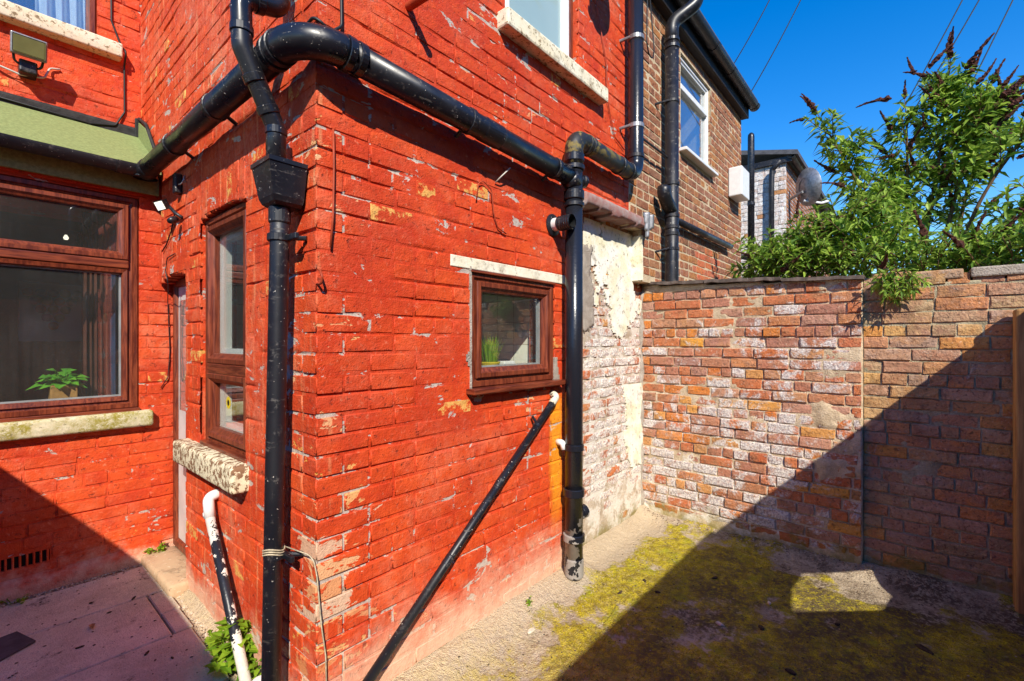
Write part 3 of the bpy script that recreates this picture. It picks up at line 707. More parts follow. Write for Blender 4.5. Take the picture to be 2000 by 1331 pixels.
obj('cement_patch', sheet(FW, 2.70, 3.1, 1.5, 2.3, .014, lambda a, b: .010 + .012 * fbm(a, b, 8, 4, 62), (), cem_keep, -.004), m_cement, wallW, smooth=True)
obj('corner_fillet', tube([(XD - .005 + .01 * math.sin(i * 2.1), YW + .005, .05 + i * .1) for i in range(20)], [.022 + .012 * math.sin(i * 1.7) for i in range(20)], 8), m_cement, wallW, smooth=True)
band = obj('ledge', sheet(FA, 2.69, 3.62, 2.435, 2.545, .018, lambda a, b: .03 + .02 * fbm(a, b, 10, 4, 63) + .012 * np.sin((b - 2.435) / .11 * np.pi), (), lambda a, b: (b < 2.53 + .03 * (fbm(a, b * 0, 7, 3, 4) - .5)) & (b > 2.445 + .02 * (fbm(a, b * 0, 9, 3, 14) - .5)), -.12), m_band, white, smooth=True)
obj('lead_flashing', sheet(FA, 3.56, 3.70, 2.37, 2.57, .014, lambda a, b: .055 + .02 * np.sin(a * 70) + .03 * (b - 2.4), (), lambda a, b: (a - 3.56 > (2.57 - b) * .25) & (3.70 - a > (b < 2.49) * (2.5 - b) * .9 - .03), .045), m_metal, white, smooth=True)

# ================================================================== neighbouring house
neigh = thing('neighbouring_house', (5.0, YA, 0), 'unpainted brown brick house with a white framed window and dark eaves gutter', 'house')
N_open = [(4.50, 5.38, 3.385, 4.33), (3.39, 3.65, 1.9, 2.45), (3.39, 3.88, -1, 2.02)]
wallN = obj('wall', core(FA, 3.402, 6.615, -.05, 4.72, -2.6, -.012, N_open), m_mN, neigh)
obj('mortar', sheet(FA, 3.402, 6.612, 1.6, 4.7, .03, lambda a, b: -.004 + .004 * (fbm(a, b, 9, 4, 91) - .5), N_open), m_mN, wallN, smooth=True)
bN = Bricks(m_bN, L=.222, h=.066, bev=.004, rough=.0016, seed=8)
pN = lay(3.405, 6.612, 1.6, 4.66, P, .222, .0125, N_open, 2, 0, .0014, .006, None, .03)
# patch of newer red brick by the pipe
m_newb = old_brick('newer_red_brick', [(0, (.50, .10, .045)), (1, (.56, .13, .05))], -.3, moss=False)
isnew = lambda p: 4.85 < p[0] < 5.75 and p[1] < 2.52 - .25 * abs(p[0] - 5.3)
bN.build(FA, [p for p in pN if not isnew(p)], wallN, 300)
Bricks(m_newb, L=.222, h=.066, bev=.003, rough=.0008, seed=9).build(FA, [p for p in pN if isnew(p)], wallN, 60)
obj('plaster_return', box(FA, 3.640, 3.651, 2.03, 2.40, -.1, .003), m_plaster, white)
obj('fascia', bbox(FA, 3.42, 6.66, 4.44, 4.60, .055, .08, .004), plain('dark_fascia', (.025, .02, .018), .6), neigh)
obj('soffit', box(FA, 3.42, 6.66, 4.445, 4.46, -.01, .055), plain('dark_soffit', (.03, .02, .018), .7), neigh)
def half_gutter(x0, x1, y, z, r, seg=14):
    V = []; Fc = []; rr = [(r, math.pi + math.pi * k / seg) for k in range(seg + 1)] + [(r * .88, 2 * math.pi - math.pi * k / seg) for k in range(seg + 1)]
    n = len(rr)
    for x in (x0, x1): V += [(x, y + q * math.cos(t), z + q * math.sin(t)) for q, t in rr]
    Fc = [(k, (k + 1) % n, n + (k + 1) % n, n + k) for k in range(n)] + [tuple(range(n - 1, -1, -1)), tuple(range(n, 2 * n))]
    return V, Fc
gN = obj('gutter', half_gutter(3.42, 6.68, 1.56, 4.60, .062), m_blk2, neigh, smooth=False)
for x in (4.2, 5.02, 5.6, 6.64):
    obj('gutter_joint', half_gutter(x, x + .07, 1.56, 4.60, .068), m_blk2, gN)
obj('roof', ([(3.42, 1.52, 4.63), (6.72, 1.52, 4.63), (6.72, 4.6, 6.4), (3.42, 4.6, 6.4), (3.42, 1.52, 4.66), (6.72, 1.52, 4.66), (6.72, 4.6, 6.43), (3.42, 4.6, 6.43)], [(3, 2, 1, 0), (4, 5, 6, 7), (0, 1, 5, 4), (1, 2, 6, 5), (2, 3, 7, 6), (3, 0, 4, 7)]), m_slate, neigh)

# ================================================================== yard boundary walls
bw = thing('boundary_wall', (XD, 1.0, 0), 'old brick yard wall with slate coping and patches of white limewash', 'wall')
def cD(a, b):
    y = -a
    pier = sstep(y, .56, .46) * (sstep(fbm(a, b, 2.4, 4, 72), .47, .57)) 
    smear = sstep(fbm(a, b, 3.6, 5, 71), .60, .70)
    low = sstep(b, .16, .0)
    return -.0120 + .0165 * pier + .007 * smear + .03 * low + .012 * (fbm(a, b, 7, 5, 73) - .5) + .007 * (fbm(a, b, 45, 3, 74) - .5)
topD = lambda y: 1.935 + .065 * (y - .25)
wallD = obj('wall', core(FD, -1.80, -.245, -.05, 1.93, -.22, -.024), m_mD, bw)
obj('mortar', sheet(FD, -1.81, -.248, -.03, 1.95, .013, cD, (), None, -.05), m_mD, wallD, smooth=True)
bD = Bricks(m_bD, L=.205, h=.068, bev=.0055, rough=.0030, seed=12, nvar=18, crisp=True)
pD = lay(-1.80, -.252, -.02, 1.95, .0785, .205, .0105, (), 4, 0, .0040, .016)
bD.build(FD, pD, wallD, 300, jit=.008)
for y1, y0, t in [(1.80, 1.26, .0), (1.25, .72, .004), (.71, .235, -.004)]:
    za, zb = 2.035 - (1.8 - y1) * .05, 2.035 - (1.8 - y0) * .05
    n = 10
    edge = []
    for i in range(n + 1):
        y = y1 + (y0 - y1) * i / n; z = za + (zb - za) * i / n + t + U(-.003, .003); xf = XD - .045 + U(-.008, .008)
        edge.append([(xf, y, z), (XD + .24, y, z), (XD + .24, y, z - .028), (xf, y, z - .024 + U(-.004, .004))])
    V = [p for e in edge for p in e]
    Fc = [(i * 4 + k, i * 4 + (k + 1) % 4, i * 4 + 4 + (k + 1) % 4, i * 4 + 4 + k) for i in range(n) for k in range(4)] + [(3, 2, 1, 0), (n * 4, n * 4 + 1, n * 4 + 2, n * 4 + 3)]
    obj('coping_slab', (V, Fc), m_slate2, bw)
# fill between the top course and the coping
obj('bedding', sheet(FD, -1.8, -.25, 1.93, 2.03, .02, lambda a, b: -.012 + .012 * fbm(a, b, 12, 4, 3), (), lambda a, b: b < 2.008 - (1.8 + a) * .05, -.2), m_mD, bw, smooth=True)
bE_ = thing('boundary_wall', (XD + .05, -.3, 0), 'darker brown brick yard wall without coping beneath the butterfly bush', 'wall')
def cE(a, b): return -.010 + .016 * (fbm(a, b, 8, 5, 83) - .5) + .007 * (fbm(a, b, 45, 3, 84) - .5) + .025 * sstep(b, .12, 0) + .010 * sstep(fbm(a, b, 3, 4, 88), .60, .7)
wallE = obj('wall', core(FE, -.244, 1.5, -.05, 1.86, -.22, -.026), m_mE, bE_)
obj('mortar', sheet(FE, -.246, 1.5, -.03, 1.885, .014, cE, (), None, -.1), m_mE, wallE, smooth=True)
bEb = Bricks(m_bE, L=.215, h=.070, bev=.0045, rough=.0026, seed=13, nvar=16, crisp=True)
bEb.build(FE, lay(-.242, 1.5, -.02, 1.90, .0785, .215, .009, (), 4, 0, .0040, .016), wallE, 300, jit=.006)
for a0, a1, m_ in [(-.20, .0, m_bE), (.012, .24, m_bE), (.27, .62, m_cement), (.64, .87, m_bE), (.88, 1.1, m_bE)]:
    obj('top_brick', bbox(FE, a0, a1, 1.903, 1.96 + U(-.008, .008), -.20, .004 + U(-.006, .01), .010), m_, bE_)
solo('gate_post', bbox(FE, .437, .55, -.05, 1.70, .03, .14, .012), m_wood, 'weathered orange brown timber post standing against the dark brick wall', 'post')

# walls of the yard on the sun side (behind and beside the viewer); their shadows lie across the yard
rear_m = old_brick('rear_wall_face', [(0, (.30, .14, .08)), (1, (.34, .17, .10))], .0)
def rear_panel():
    bm = bmesh.new(); Yr = -.80
    outer = [(-.95, -.05), (4.1, -.05), (4.1, 2.02), (2.10, 2.02), (2.10, 2.055), (-.95, 2.055)]
    hole = [(1.85, 1.36), (2.10, 1.41), (2.40, 1.39), (2.98, 1.06), (2.84, .90), (2.57, .945)]
    for ring_ in (outer, hole):
        vs = [bm.verts.new((x, Yr, z)) for x, z in ring_]
        for i in range(len(vs)): bm.edges.new((vs[i], vs[(i + 1) % len(vs)]))
    bmesh.ops.triangle_fill(bm, edges=bm.edges[:], use_beauty=True)
    r = bmesh.ops.extrude_face_region(bm, geom=bm.faces[:]); 
    bmesh.ops.translate(bm, verts=[g for g in r['geom'] if isinstance(g, bmesh.types.BMVert)], vec=(0, -.03, 0))
    bmesh.ops.recalc_face_normals(bm, faces=bm.faces); return bm_out(bm)
solo('yard_wall', rear_panel(), rear_m, 'tall thin boundary wall opposite the red wall with a slanting gap in it', 'wall')
solo('yard_wall', box(FX, -1.1, -.87, -.05, 2.0, -3.92, .83), rear_m, 'tall boundary wall opposite the door side of the extension', 'wall')

opp = thing('opposite_house', (1, -8, 0), 'long plain brick terrace across the alley that the windows face', 'house')
obj('wall', box(FX, -14, 18, -.05, 5.6, 7.5, 11.), plain('opposite_brick', (.16, .085, .06), .9, .1, .3, 3, .3), opp)
obj('roof', ([(-14, -7.3, 5.55), (18, -7.3, 5.55), (18, -10, 7.0), (-14, -10, 7.0)], [(0, 1, 2, 3)]), m_slate, opp)
for i in range(8): obj('window', box(FX, -10.6 + i * 3.2, -9.5 + i * 3.2, 3.4, 4.7, 7.47, 7.52), m_wht, opp)

# ================================================================== windows and door
def pane(name, F, rect, c, m, parent): return obj(name, box(F, *rect, c - .004, c), m, parent)
FRP = [(0, -.06), (0, .0), (.006, .006), (.030, .006), (.034, -.004), (.052, -.008), (.052, -.06)]
SASH = [(0, -.05), (0, .010), (.005, .016), (.026, .016), (.034, .006), (.050, -.004), (.054, -.012), (.054, -.05)]
def shift(prof, c): return [(i, q + c) for i, q in prof]
# --- small window in the front face
wa = obj('window', ring(FA, (1.656, 2.386, 1.281, 1.880), shift(FRP, -.010)), m_brown, ext)
tag(wa, 'small brown framed window with a grass pot behind the glass')
obj('sash', ring(FA, (1.704, 2.338, 1.328, 1.832), shift(SASH, -.012)), m_brown, wa)
pane('pane', FA, (1.752, 2.290, 1.376, 1.786), -.030, m_glassA, wa)
obj('spacer', ring(FA, (1.754, 2.288, 1.378, 1.784), [(0, -.04), (0, -.036), (.012, -.036), (.012, -.06)]), m_seal, wa)
obj('sill', bbox(FA, 1.625, 2.425, 1.252, 1.281, -.03, .062, .005), m_brownh, wa)
obj('lintel', bbox(FA, 1.521, 2.50, 1.887, 1.944, -.05, .003, .004), m_lintel, wa)
obj('drip_strip', bbox(FA, 1.656, 2.386, 1.872, 1.884, -.02, .012, .003), m_brownh, wa)
obj('mortar_seal', sheet(FA, 1.60, 1.662, 1.24, 1.90, .012, lambda a, b: .002 + .006 * fbm(a, b, 30, 3, 5), (), lambda a, b: a > 1.652 - .045 * sstep(fbm(a * 0, b, 9, 3, 6), .45, .8) * sstep(b, 1.6, 1.3), -.01), m_cement, wa)
obj('mortar_seal', sheet(FA, 2.38, 2.46, 1.26, 1.42, .012, lambda a, b: .002 + .006 * fbm(a, b, 30, 3, 5), (), lambda a, b: a < 2.40 + .06 * fbm(a, b, 14, 3, 8), -.01), m_cement, wa)
# --- first floor window in the front face
wu = obj('window', ring(FA, (1.928, 2.663, 3.305, 4.62), shift(FRP, -.045)), m_brown, ext)
tag(wu, 'first floor window with obscured glass above a cream sill')
obj('sash', ring(FA, (1.976, 2.615, 3.353, 4.57), shift(SASH, -.055)), m_wht, wu)
pane('pane', FA, (2.024, 2.567, 3.40, 4.52), -.075, m_frost, wu)
obj('sill', bbox(FA, 1.86, 2.945, 3.205, 3.305, -.06, .075, .012), m_sillU, wu)
# --- tall arched window in the side face (frame set back in the reveal)
RB = -.032
wb = obj('window', ring(FB, (-3.048, -2.382, .945, 2.205), shift(FRP, RB)), m_brown, ext)
tag(wb, 'tall brown framed window under a shallow brick arch')
obj('sash', ring(FB, (-3.0, -2.43, 1.40, 2.158), shift(SASH, RB)), m_brown, wb)
obj('sash', ring(FB, (-3.0, -2.43, .992, 1.345), shift(SASH, RB)), m_brown, wb)
obj('transom', bbox(FB, -3.0, -2.43, 1.345, 1.40, RB - .04, RB + .012, .006), m_brownh, wb)
pane('pane', FB, (-2.952, -2.478, 1.452, 2.108), RB - .03, m_glassA, wb)
pane('pane', FB, (-2.952, -2.478, 1.044, 1.295), RB - .03, m_glassA, wb)
obj('spacer', ring(FB, (-2.952, -2.478, 1.452, 2.108), [(0, RB - .034), (.028, RB - .05), (.028, RB - .09)]), m_wht, wb)
obj('spacer', ring(FB, (-2.952, -2.478, 1.044, 1.295), [(0, RB - .034), (.028, RB - .05), (.028, RB - .09)]), m_wht, wb)
obj('sill', bbox(FB, -3.285, -2.34, .815, .945, -.11, .075, .019, 3), m_sillB, wb, smooth=True)
obj('sub_sill', bbox(FB, -3.046, -2.384, .922, .965, RB - .02, RB + .035, .005), m_brownh, wb)
# --- big kitchen window of the house
wc = obj('window', ring(FC, (-.945, .741, 1.078, 2.472), shift(FRP, -.012)), m_brown, house)
tag(wc, 'large brown framed window with a narrow top light')
obj('sash', ring(FC, (-.90, .690, 2.055, 2.420), shift(SASH, -.012)), m_brown, wc)
obj('transom', bbox(FC, -.90, .690, 2.000, 2.052, -.05, .0, .006), m_brownh, wc)
obj('bead', ring(FC, (-.90, .690, 1.125, 2.000), [(0, -.02), (.008, -.004), (.030, -.010), (.036, -.03)]), m_brown, wc)
pane('pane', FC, (-.85, .640, 2.105, 2.370), -.030, m_glass, wc)
pane('pane', FC, (-.866, .656, 1.160, 1.966), -.035, m_glass, wc)
obj('spacer', ring(FC, (-.866, .656, 1.160, 1.966), [(0, -.04), (0, -.038), (.010, -.038), (.010, -.06)]), m_seal, wc)
obj('sill', bbox(FC, -1.05, .812, .955, 1.060, -.06, .062, .018, 3), m_sillC, wc, smooth=True)
obj('sub_sill', bbox(FC, -.95, .745, 1.056, 1.080, -.05, .022, .004), m_brownh, wc)
# --- bedroom window of the house
wd = obj('window', ring(FU, (-.945, .600, 3.692, 4.9), shift(FRP, -.03)), m_brown, house)
tag(wd, 'bedroom window with white net curtain above a peeling cream sill')
pane('pane', FU, (-.895, .548, 3.742, 4.85), -.05, m_glassU, wd)
obj('sill', bbox(FU, -1.05, .735, 3.585, 3.69, -.05, .085, .014, 3), m_sillU, wd, smooth=True)
# --- neighbour's window
wn = obj('window', ring(FA, (4.503, 5.377, 3.39, 4.327), shift(FRP, -.03)), m_wht, neigh)
obj('transom', bbox(FA, 4.55, 5.33, 4.005, 4.06, -.07, -.02, .005), m_wht, wn)
pane('pane', FA, (4.552, 5.328, 4.06, 4.28), -.06, m_glassU, wn); pane('pane', FA, (4.552, 5.328, 3.437, 4.005), -.06, m_glassU, wn)
obj('sill', bbox(FA, 4.46, 5.43, 3.355, 3.388, -.05, .07, .006), m_wht, wn)
# --- door in the side face, tight in the corner by the house
dr = obj('door', box(FB, -3.915, -3.315, .13, 1.93, -.135, -.10), plain('white_door', (.62, .62, .60), .4, .4, .1, 6, 0), ext)
obj('door_frame', ring(FB, (-3.922, -3.312, .10, 1.95), [(0, -.16), (0, -.085), (.012, -.078), (.05, -.078), (.06, -.10)]), m_brown, dr)
obj('glass_panel', box(FB, -3.83, -3.40, 1.05, 1.80, -.0999, -.097), m_glass, dr)
obj('letter_plate', bbox(FB, -3.72, -3.50, .62, .68, -.0995, -.090, .004), m_metal, dr)
obj('handle', bbox(FB, -3.40, -3.375, .95, 1.10, -.0995, -.06, .006), m_metal, dr)
def step_vf():
    bm = bmesh.new(); v, f = bbox(FB, -3.92, -3.26, -.02, .098, -.12, .085, .022, 3)
    v = [(x + .012 * (vnoise(y * 9, z * 9, 3) - .5) * 2 - .02 * vnoise(y * 4, z * 3, 5), y, z + .018 * (float(vnoise(y * 7, x * 9, 4)) - .5)) for x, y, z in v]
    bm.free(); return v, f
solo('door_step', step_vf(), m_stone, 'worn sandy stone door step below the brown door frame', 'step', smooth=True)
# --- rooms behind the glass
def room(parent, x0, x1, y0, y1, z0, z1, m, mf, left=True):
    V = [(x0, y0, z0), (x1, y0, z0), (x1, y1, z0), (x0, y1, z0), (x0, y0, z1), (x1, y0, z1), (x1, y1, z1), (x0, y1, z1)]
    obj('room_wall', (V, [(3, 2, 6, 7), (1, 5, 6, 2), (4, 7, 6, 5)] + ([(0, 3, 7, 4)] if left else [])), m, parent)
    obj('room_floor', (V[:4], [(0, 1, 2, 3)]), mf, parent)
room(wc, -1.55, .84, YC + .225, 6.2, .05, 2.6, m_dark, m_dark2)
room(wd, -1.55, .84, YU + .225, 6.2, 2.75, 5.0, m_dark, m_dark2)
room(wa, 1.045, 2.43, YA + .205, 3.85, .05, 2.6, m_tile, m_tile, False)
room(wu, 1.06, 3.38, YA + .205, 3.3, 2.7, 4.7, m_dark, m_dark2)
room(wn, 4.3, 5.6, YA + .3, 3.0, 2.9, 4.4, m_dark, m_dark2)
obj('window_board', box(FA, 1.66, 2.38, 1.285, 1.30, -.22, -.06), m_wht, wa)
obj('window_board', box(FC, -.94, .738, 1.085, 1.10, -.30, -.06), plain('blue_board', (.05, .08, .13), .5), wc)
obj('window_board', box(FB, -3.04, -2.39, .95, .965, -.26, -.10), m_wht, wb)
obj('worktop', bbox(FB, -3.3, -1.95, .90, .94, -.75, -.28, .005), plain('worktop', (.42, .34, .22), .4), wb)
# things inside
def leaf(base, d, up, L, w, fold=.25, droop=.2):
    """lanceolate leaf: 4 triangles"""
    d = Vector(d).normalized(); up = Vector(up); s_ = d.cross(up)
    if s_.length < 1e-3: s_ = d.orthogonal()
    s_.normalize(); n = s_.cross(d)
    b = Vector(base); m1 = b + d * L * .42 - Vector((0, 0, droop * L * .15)); t = b + d * L - Vector((0, 0, droop * L))
    return [b, m1 + s_ * w / 2 + n * fold * w, m1, m1 - s_ * w / 2 + n * fold * w, t], [(0, 1, 2), (0, 2, 3), (1, 4, 2), (2, 4, 3)]
def house_plant():
    t = thing('potted_plant', (.392, YC + .175, 1.10), 'leafy green plant in a small ochre pot inside the large window', 'plant'); c = Vector((.392, YC + .175, 1.245))
    obj('pot', bbox(FC, .330, .455, 1.102, 1.245, -.235, -.115, .006), m_pot, t); obj('soil', box(FC, .336, .449, 1.24, 1.2475, -.228, -.122), m_soil, t)
    V = []; Fc = []
    for i in range(46):
        an = U(0, 6.28); el = U(-.05, 1.25); d = Vector((math.cos(an) * math.cos(el), math.sin(an) * math.cos(el) * .6, math.sin(el))); b = c + d * U(.03, .10)
        L = U(.05, .085); v, f = leaf(b, Vector((d.x, d.y, d.z * .3)), (0, -.3, 1), L, L * .85, .1, .35); n = len(V); V += v; Fc += [tuple(q + n for q in x) for x in f]
        V2, F2 = tube([c, b], .0022, 5); n = len(V); V += V2; Fc += [tuple(q + n for q in x) for x in F2]
    tag(obj('leaves', (V, Fc), m_house_leaf, t), kind='stuff')
house_plant()
def grass_pot():
    c = Vector((1.925, YA + .12, 1.301)); t = thing('grass_pot', c, 'spiky grass plant in a yellow pot inside the small window', 'plant')
    obj('pot', lathe([(0, 0), (.040, 0), (.056, .092), (.060, .095), (.060, .104), (.052, .104), (.05, .09), (0, .09)], c, 24), m_poty, t, smooth=False)
    V = []; Fc = []
    for i in range(150):
        an = U(0, 6.28); r = U(0, .045); b = c + Vector((math.cos(an) * r, math.sin(an) * r, .09)); lean = U(.05, .5); h = U(.08, .17)
        tip = b + Vector((math.cos(an) * lean * h, math.sin(an) * lean * h, h)); mid = (b + tip) / 2 + Vector((0, 0, .01)); s_ = Vector((-math.sin(an), math.cos(an), 0)) * .0035
        n = len(V); V += [b - s_, b + s_, mid + s_, mid - s_, tip]; Fc += [(n, n + 1, n + 2, n + 3), (n + 3, n + 2, n + 4)]
    tag(obj('grass', (V, Fc), m_grass, t), kind='stuff')
grass_pot()
solo('storage_jar', bbox(FA, 2.085, 2.185, 1.3015, 1.40, -.215, -.15, .006), m_wht, 'plain white square jar beside the grass pot', 'jar')
jr = solo('cup', join(lathe([(0, 0), (.034, 0), (.046, .08), (.043, .08), (.03, .006), (0, .006)], (2.245, YA + .13, 1.3015), 20)), m_wht, 'white cup with dark specks standing by the window frame', 'cup', smooth=True)
def ball_rack():
    t = thing('wall_picture', (.46, 5.42, 1.5), 'dim triangle of fifteen coloured balls seen through the large window', 'picture')
    obj('board', bbox(FX, .26, .66, 1.52, 2.0, -5.44, -5.425, .004), plain('picture_board', (.45, .44, .42), .8, .2, .05, 5, 0), t)
    cs = [(.5, .12, .02), (.05, .08, .3), (.3, .05, .05), (.4, .3, .05), (.08, .2, .1), (.2, .05, .2), (.5, .4, .1)]; k = 0
    for r in range(5):
        for i in range(5 - r):
            c = (.46 + (i - (4 - r) / 2) * .074, 5.422, 1.92 - r * .068)
            obj('ball', lathe([(0, -.016), (.014, -.015), (.029, -.008), (.034, 0)], c, 14, (0, 1, 0)), plain('ball_%d' % k, cs[k % 7], .3, .5, 0, 5, 0), t, smooth=True); k += 1
ball_rack()
def curtain(name, x0, x1, y, z0, z1, m, label, waves=6, amp=.02, grp=None):
    n = 60; V = []; Fc = []
    for j in range(5):
        z = z0 + (z1 - z0) * j / 4
        for i in range(n + 1):
            u = i / n; V.append((x0 + (x1 - x0) * u, y + amp * math.sin(u * waves * 6.28 + .6 * math.sin(j)) * (1.1 - .1 * j) + .3 * amp * math.sin(u * 23), z))
    for j in range(4):
        for i in range(n): a = j * (n + 1) + i; Fc.append((a, a + 1, a + n + 2, a + n + 1))
    nn = len(V); V += [(x, yy + .003, z) for x, yy, z in V]; Fc += [tuple(nn + k for k in reversed(f)) for f in Fc[:]]
    solo(name, (V, Fc), m, label, 'curtain', grp, smooth=True)
curtain('curtain', .50, .635, YC + .33, 1.12, 2.40, m_curt, 'brown curtain gathered at the side of the large window', 5)
curtain('curtain', .63, .80, YC + .28, 1.12, 2.45, m_curtb, 'dark blue curtain at the edge of the large window', 4)
curtain('curtain', .30, .60, YU + .16, 3.72, 4.85, m_net, 'white net curtain hanging in the bedroom window', 4, .03)
def lantern():
    c = Vector((.62, 4.9, 2.20)); t = thing('lantern', c, 'small black lantern hanging inside behind the top light', 'lamp')
    obj('cage', join(*[tube([c + Vector((a * .05, b * .05, 0)), c + Vector((a * .06, b * .06, .16))], .005, 6) for a in (-1, 1) for b in (-1, 1)]), m_wire, t)
    obj('cap', lathe([(.0, .22), (.03, .20), (.09, .16), (.0, .16)], c, 4), m_wire, t); obj('base', lathe([(0, 0), (.07, 0), (.07, .01), (0, .01)], c, 4), m_wire, t)
lantern()
g_ = M('bulb_glow'); g_.b.inputs['Emission Color'].default_value = (1, .9, .7, 1); g_.b.inputs['Emission Strength'].default_value = 1
solo('light_bulb', lathe([(0, 0), (.011, .003), (.016, .016), (.011, .028), (.006, .038), (0, .038)], (.47, 4.75, 2.27), 14), g_.m, 'glowing round bulb seen through the top light', 'lamp', smooth=True)
sun_f = thing('flower_sticker', (XB + .125, 2.80, 1.17), 'yellow flower sticker on the lower pane of the tall window', 'sticker')
c_ = FB.p(-2.79, 1.19, RB - .0285)
V = [c_]; n = 24
for k in range(n): rr = .038 if k % 2 else .030; V.append(c_ + FB.u * rr * math.cos(k * 6.283 / n) + Vector((0, 0, 1)) * rr * math.sin(k * 6.283 / n))
obj('petals', (V, [(0, 1 + k, 1 + (k + 1) % n) for k in range(n)]), plain('petal_yellow', (.75, .55, .02), .7), sun_f)
V = [c_ + FB.n * .001]
for k in range(14): V.append(c_ + FB.n * .001 + FB.u * .014 * math.cos(k * 6.283 / 14) + Vector((0, 0, 1)) * .016 * math.sin(k * 6.283 / 14))
obj('centre', (V, [(0, 1 + k, 1 + (k + 1) % 14) for k in range(14)]), m_soil, sun_f)

# ================================================================== pipes
def clip(p, d, r, parent, wallp, m=None):
    """pipe bracket: ring plus a lug back to the wall point"""
    k = obj('bracket', join(collar(p, d, r + .006, .028), tube([Vector(p), Vector(wallp)], .010, 8)), m or m_blk2, parent, smooth=False); return k
# black drain run round the corner, fed by the gutter over the bay
run = thing('drain_pipe', (.75, 2.6, 2.55), 'fat glossy black drain pipe running level round the corner of the red walls', 'pipe')
c0 = Vector((.75, 3.74, 2.625)); k0 = Vector((.75, 1.60, 2.60)); e0 = Vector((2.40, 1.60, 2.535))
bend = fillet([c0, k0, e0], .16, 14)
d1 = (k0 - c0).normalized(); d2 = (e0 - k0).normalized()
obj('pipe', tube([c0, k0 - d1 * .15], .055, 28), m_blk, run, smooth=True)
obj('bend', tube(bend[1:-1], .0585, 28), m_blk, run, smooth=True)
obj('pipe', tube([k0 + d2 * .15, e0], .055, 28), m_blk, run, smooth=True)
for p, d in [(k0 - d1 * .17, d1), (k0 - d1 * .215, d1), (k0 + d2 * .17, d2), (k0 + d2 * .215, d2)]: obj('collar', collar(p, d, .0635, .03, 28), m_blk, run)
obj('collar', collar(k0 + d2 * .95, d2, .0585, .14, 28), m_blk, run); obj('collar', collar(c0 - d1 * .0 + d1 * .02, d1, .060, .10, 28), m_blk, run)
for s_ in (.62, 1.28): p = c0 + d1 * s_; clip(p, d1, .055, run, p + Vector((.09, 0, -.05)))
for s_ in (.80, 1.50): p = k0 + d2 * s_; clip(p, d2, .055, run, p + Vector((0, .09, -.05)))
# gutter along the bay
gt = thing('roof_gutter', (-.3, 3.79, 2.6), 'black half round gutter under the edge of the green canopy', 'gutter')
obj('channel', half_gutter(-1.6, .66, 3.785, 2.645, .058, 16), m_blk2, gt); obj('union', half_gutter(.60, .74, 3.785, 2.645, .064, 16), m_blk, gt)
obj('outlet', lathe([(.066, -.02), (.062, .035), (.0, .035)], (.75, 3.785, 2.60), 20, (0, 0, 1)), m_blk, gt)
for x in (-.9, -.1): obj('bracket', half_gutter(x, x + .03, 3.785, 2.645, .062, 16), m_blk2, gt)
# soil stack
st = thing('soil_stack', (2.461, 1.6, .05), 'tall black soil stack with flaking paint at its foot beside the small window', 'pipe')
obj('pipe', tube([(2.461, 1.6, .10), (2.461, 1.6, 2.66)], .0555, 28), m_stack, st, smooth=True)
el = fillet([(2.461, 1.6, 2.62), (2.461, 1.6, 2.795), (3.323, 1.6, 2.785), (3.323, 1.6, 4.8)], .105, 12)
ix = 14
obj('elbow', tube(el[:ix + 1], .058, 28), m_mossy, st, smooth=True)
obj('pipe', tube([(2.57, 1.6, 2.794), (3.22, 1.6, 2.786)], .0555, 28), m_mossy, st, smooth=True)
obj('elbow', tube(el[ix:], .0565, 28), m_stack, st, smooth=True)
for z, r, l in [(2.66, .064, .05), (2.60, .066, .03), (2.43, .064, .06), (2.37, .0645, .025), (.86, .0625, .04), (.58, .066, .05), (.30, .068, .045), (.115, .060, .12)]:
    obj('collar', collar((2.461, 1.6, z), (0, 0, 1), r, l, 28), m_blk if z > 1 else m_stack, st)
for p, d in [((2.60, 1.6, 2.794), (1, 0, 0)), ((2.64, 1.6, 2.793), (1, 0, 0)), ((3.05, 1.6, 2.788), (1, 0, 0)), ((3.20, 1.6, 2.787), (1, 0, 0)), ((3.323, 1.6, 2.93), (0, 0, 1))]:
    obj('collar', collar(p, d, .064, .028, 28), m_mossy if p[0] < 3 else m_blk2, st)
obj('branch', tube([(2.40, 1.6, 2.535), (2.461, 1.6, 2.50)], .060, 24), m_blk, st, smooth=True)
obj('access_boss', join(tube([(2.461, 1.6, 2.53), (2.545, 1.585, 2.535)], .034, 18), collar((2.545, 1.585, 2.535), (1, -.2, 0), .040, .03)), m_blk, st)
obj('access_boss', join(tube([(2.461, 1.6, .42), (2.545, 1.585, .44)], .036, 18), collar((2.54, 1.585, .44), (1, -.2, .1), .043, .04)), m_stack, st)
for z in (3.16, 3.83): obj('bracket', join(collar((3.323, 1.6, z), (0, 0, 1), .062, .035), tube([(3.27, 1.62, z), (3.25, 1.70, z - .01)], .012, 8)), m_metal, st)
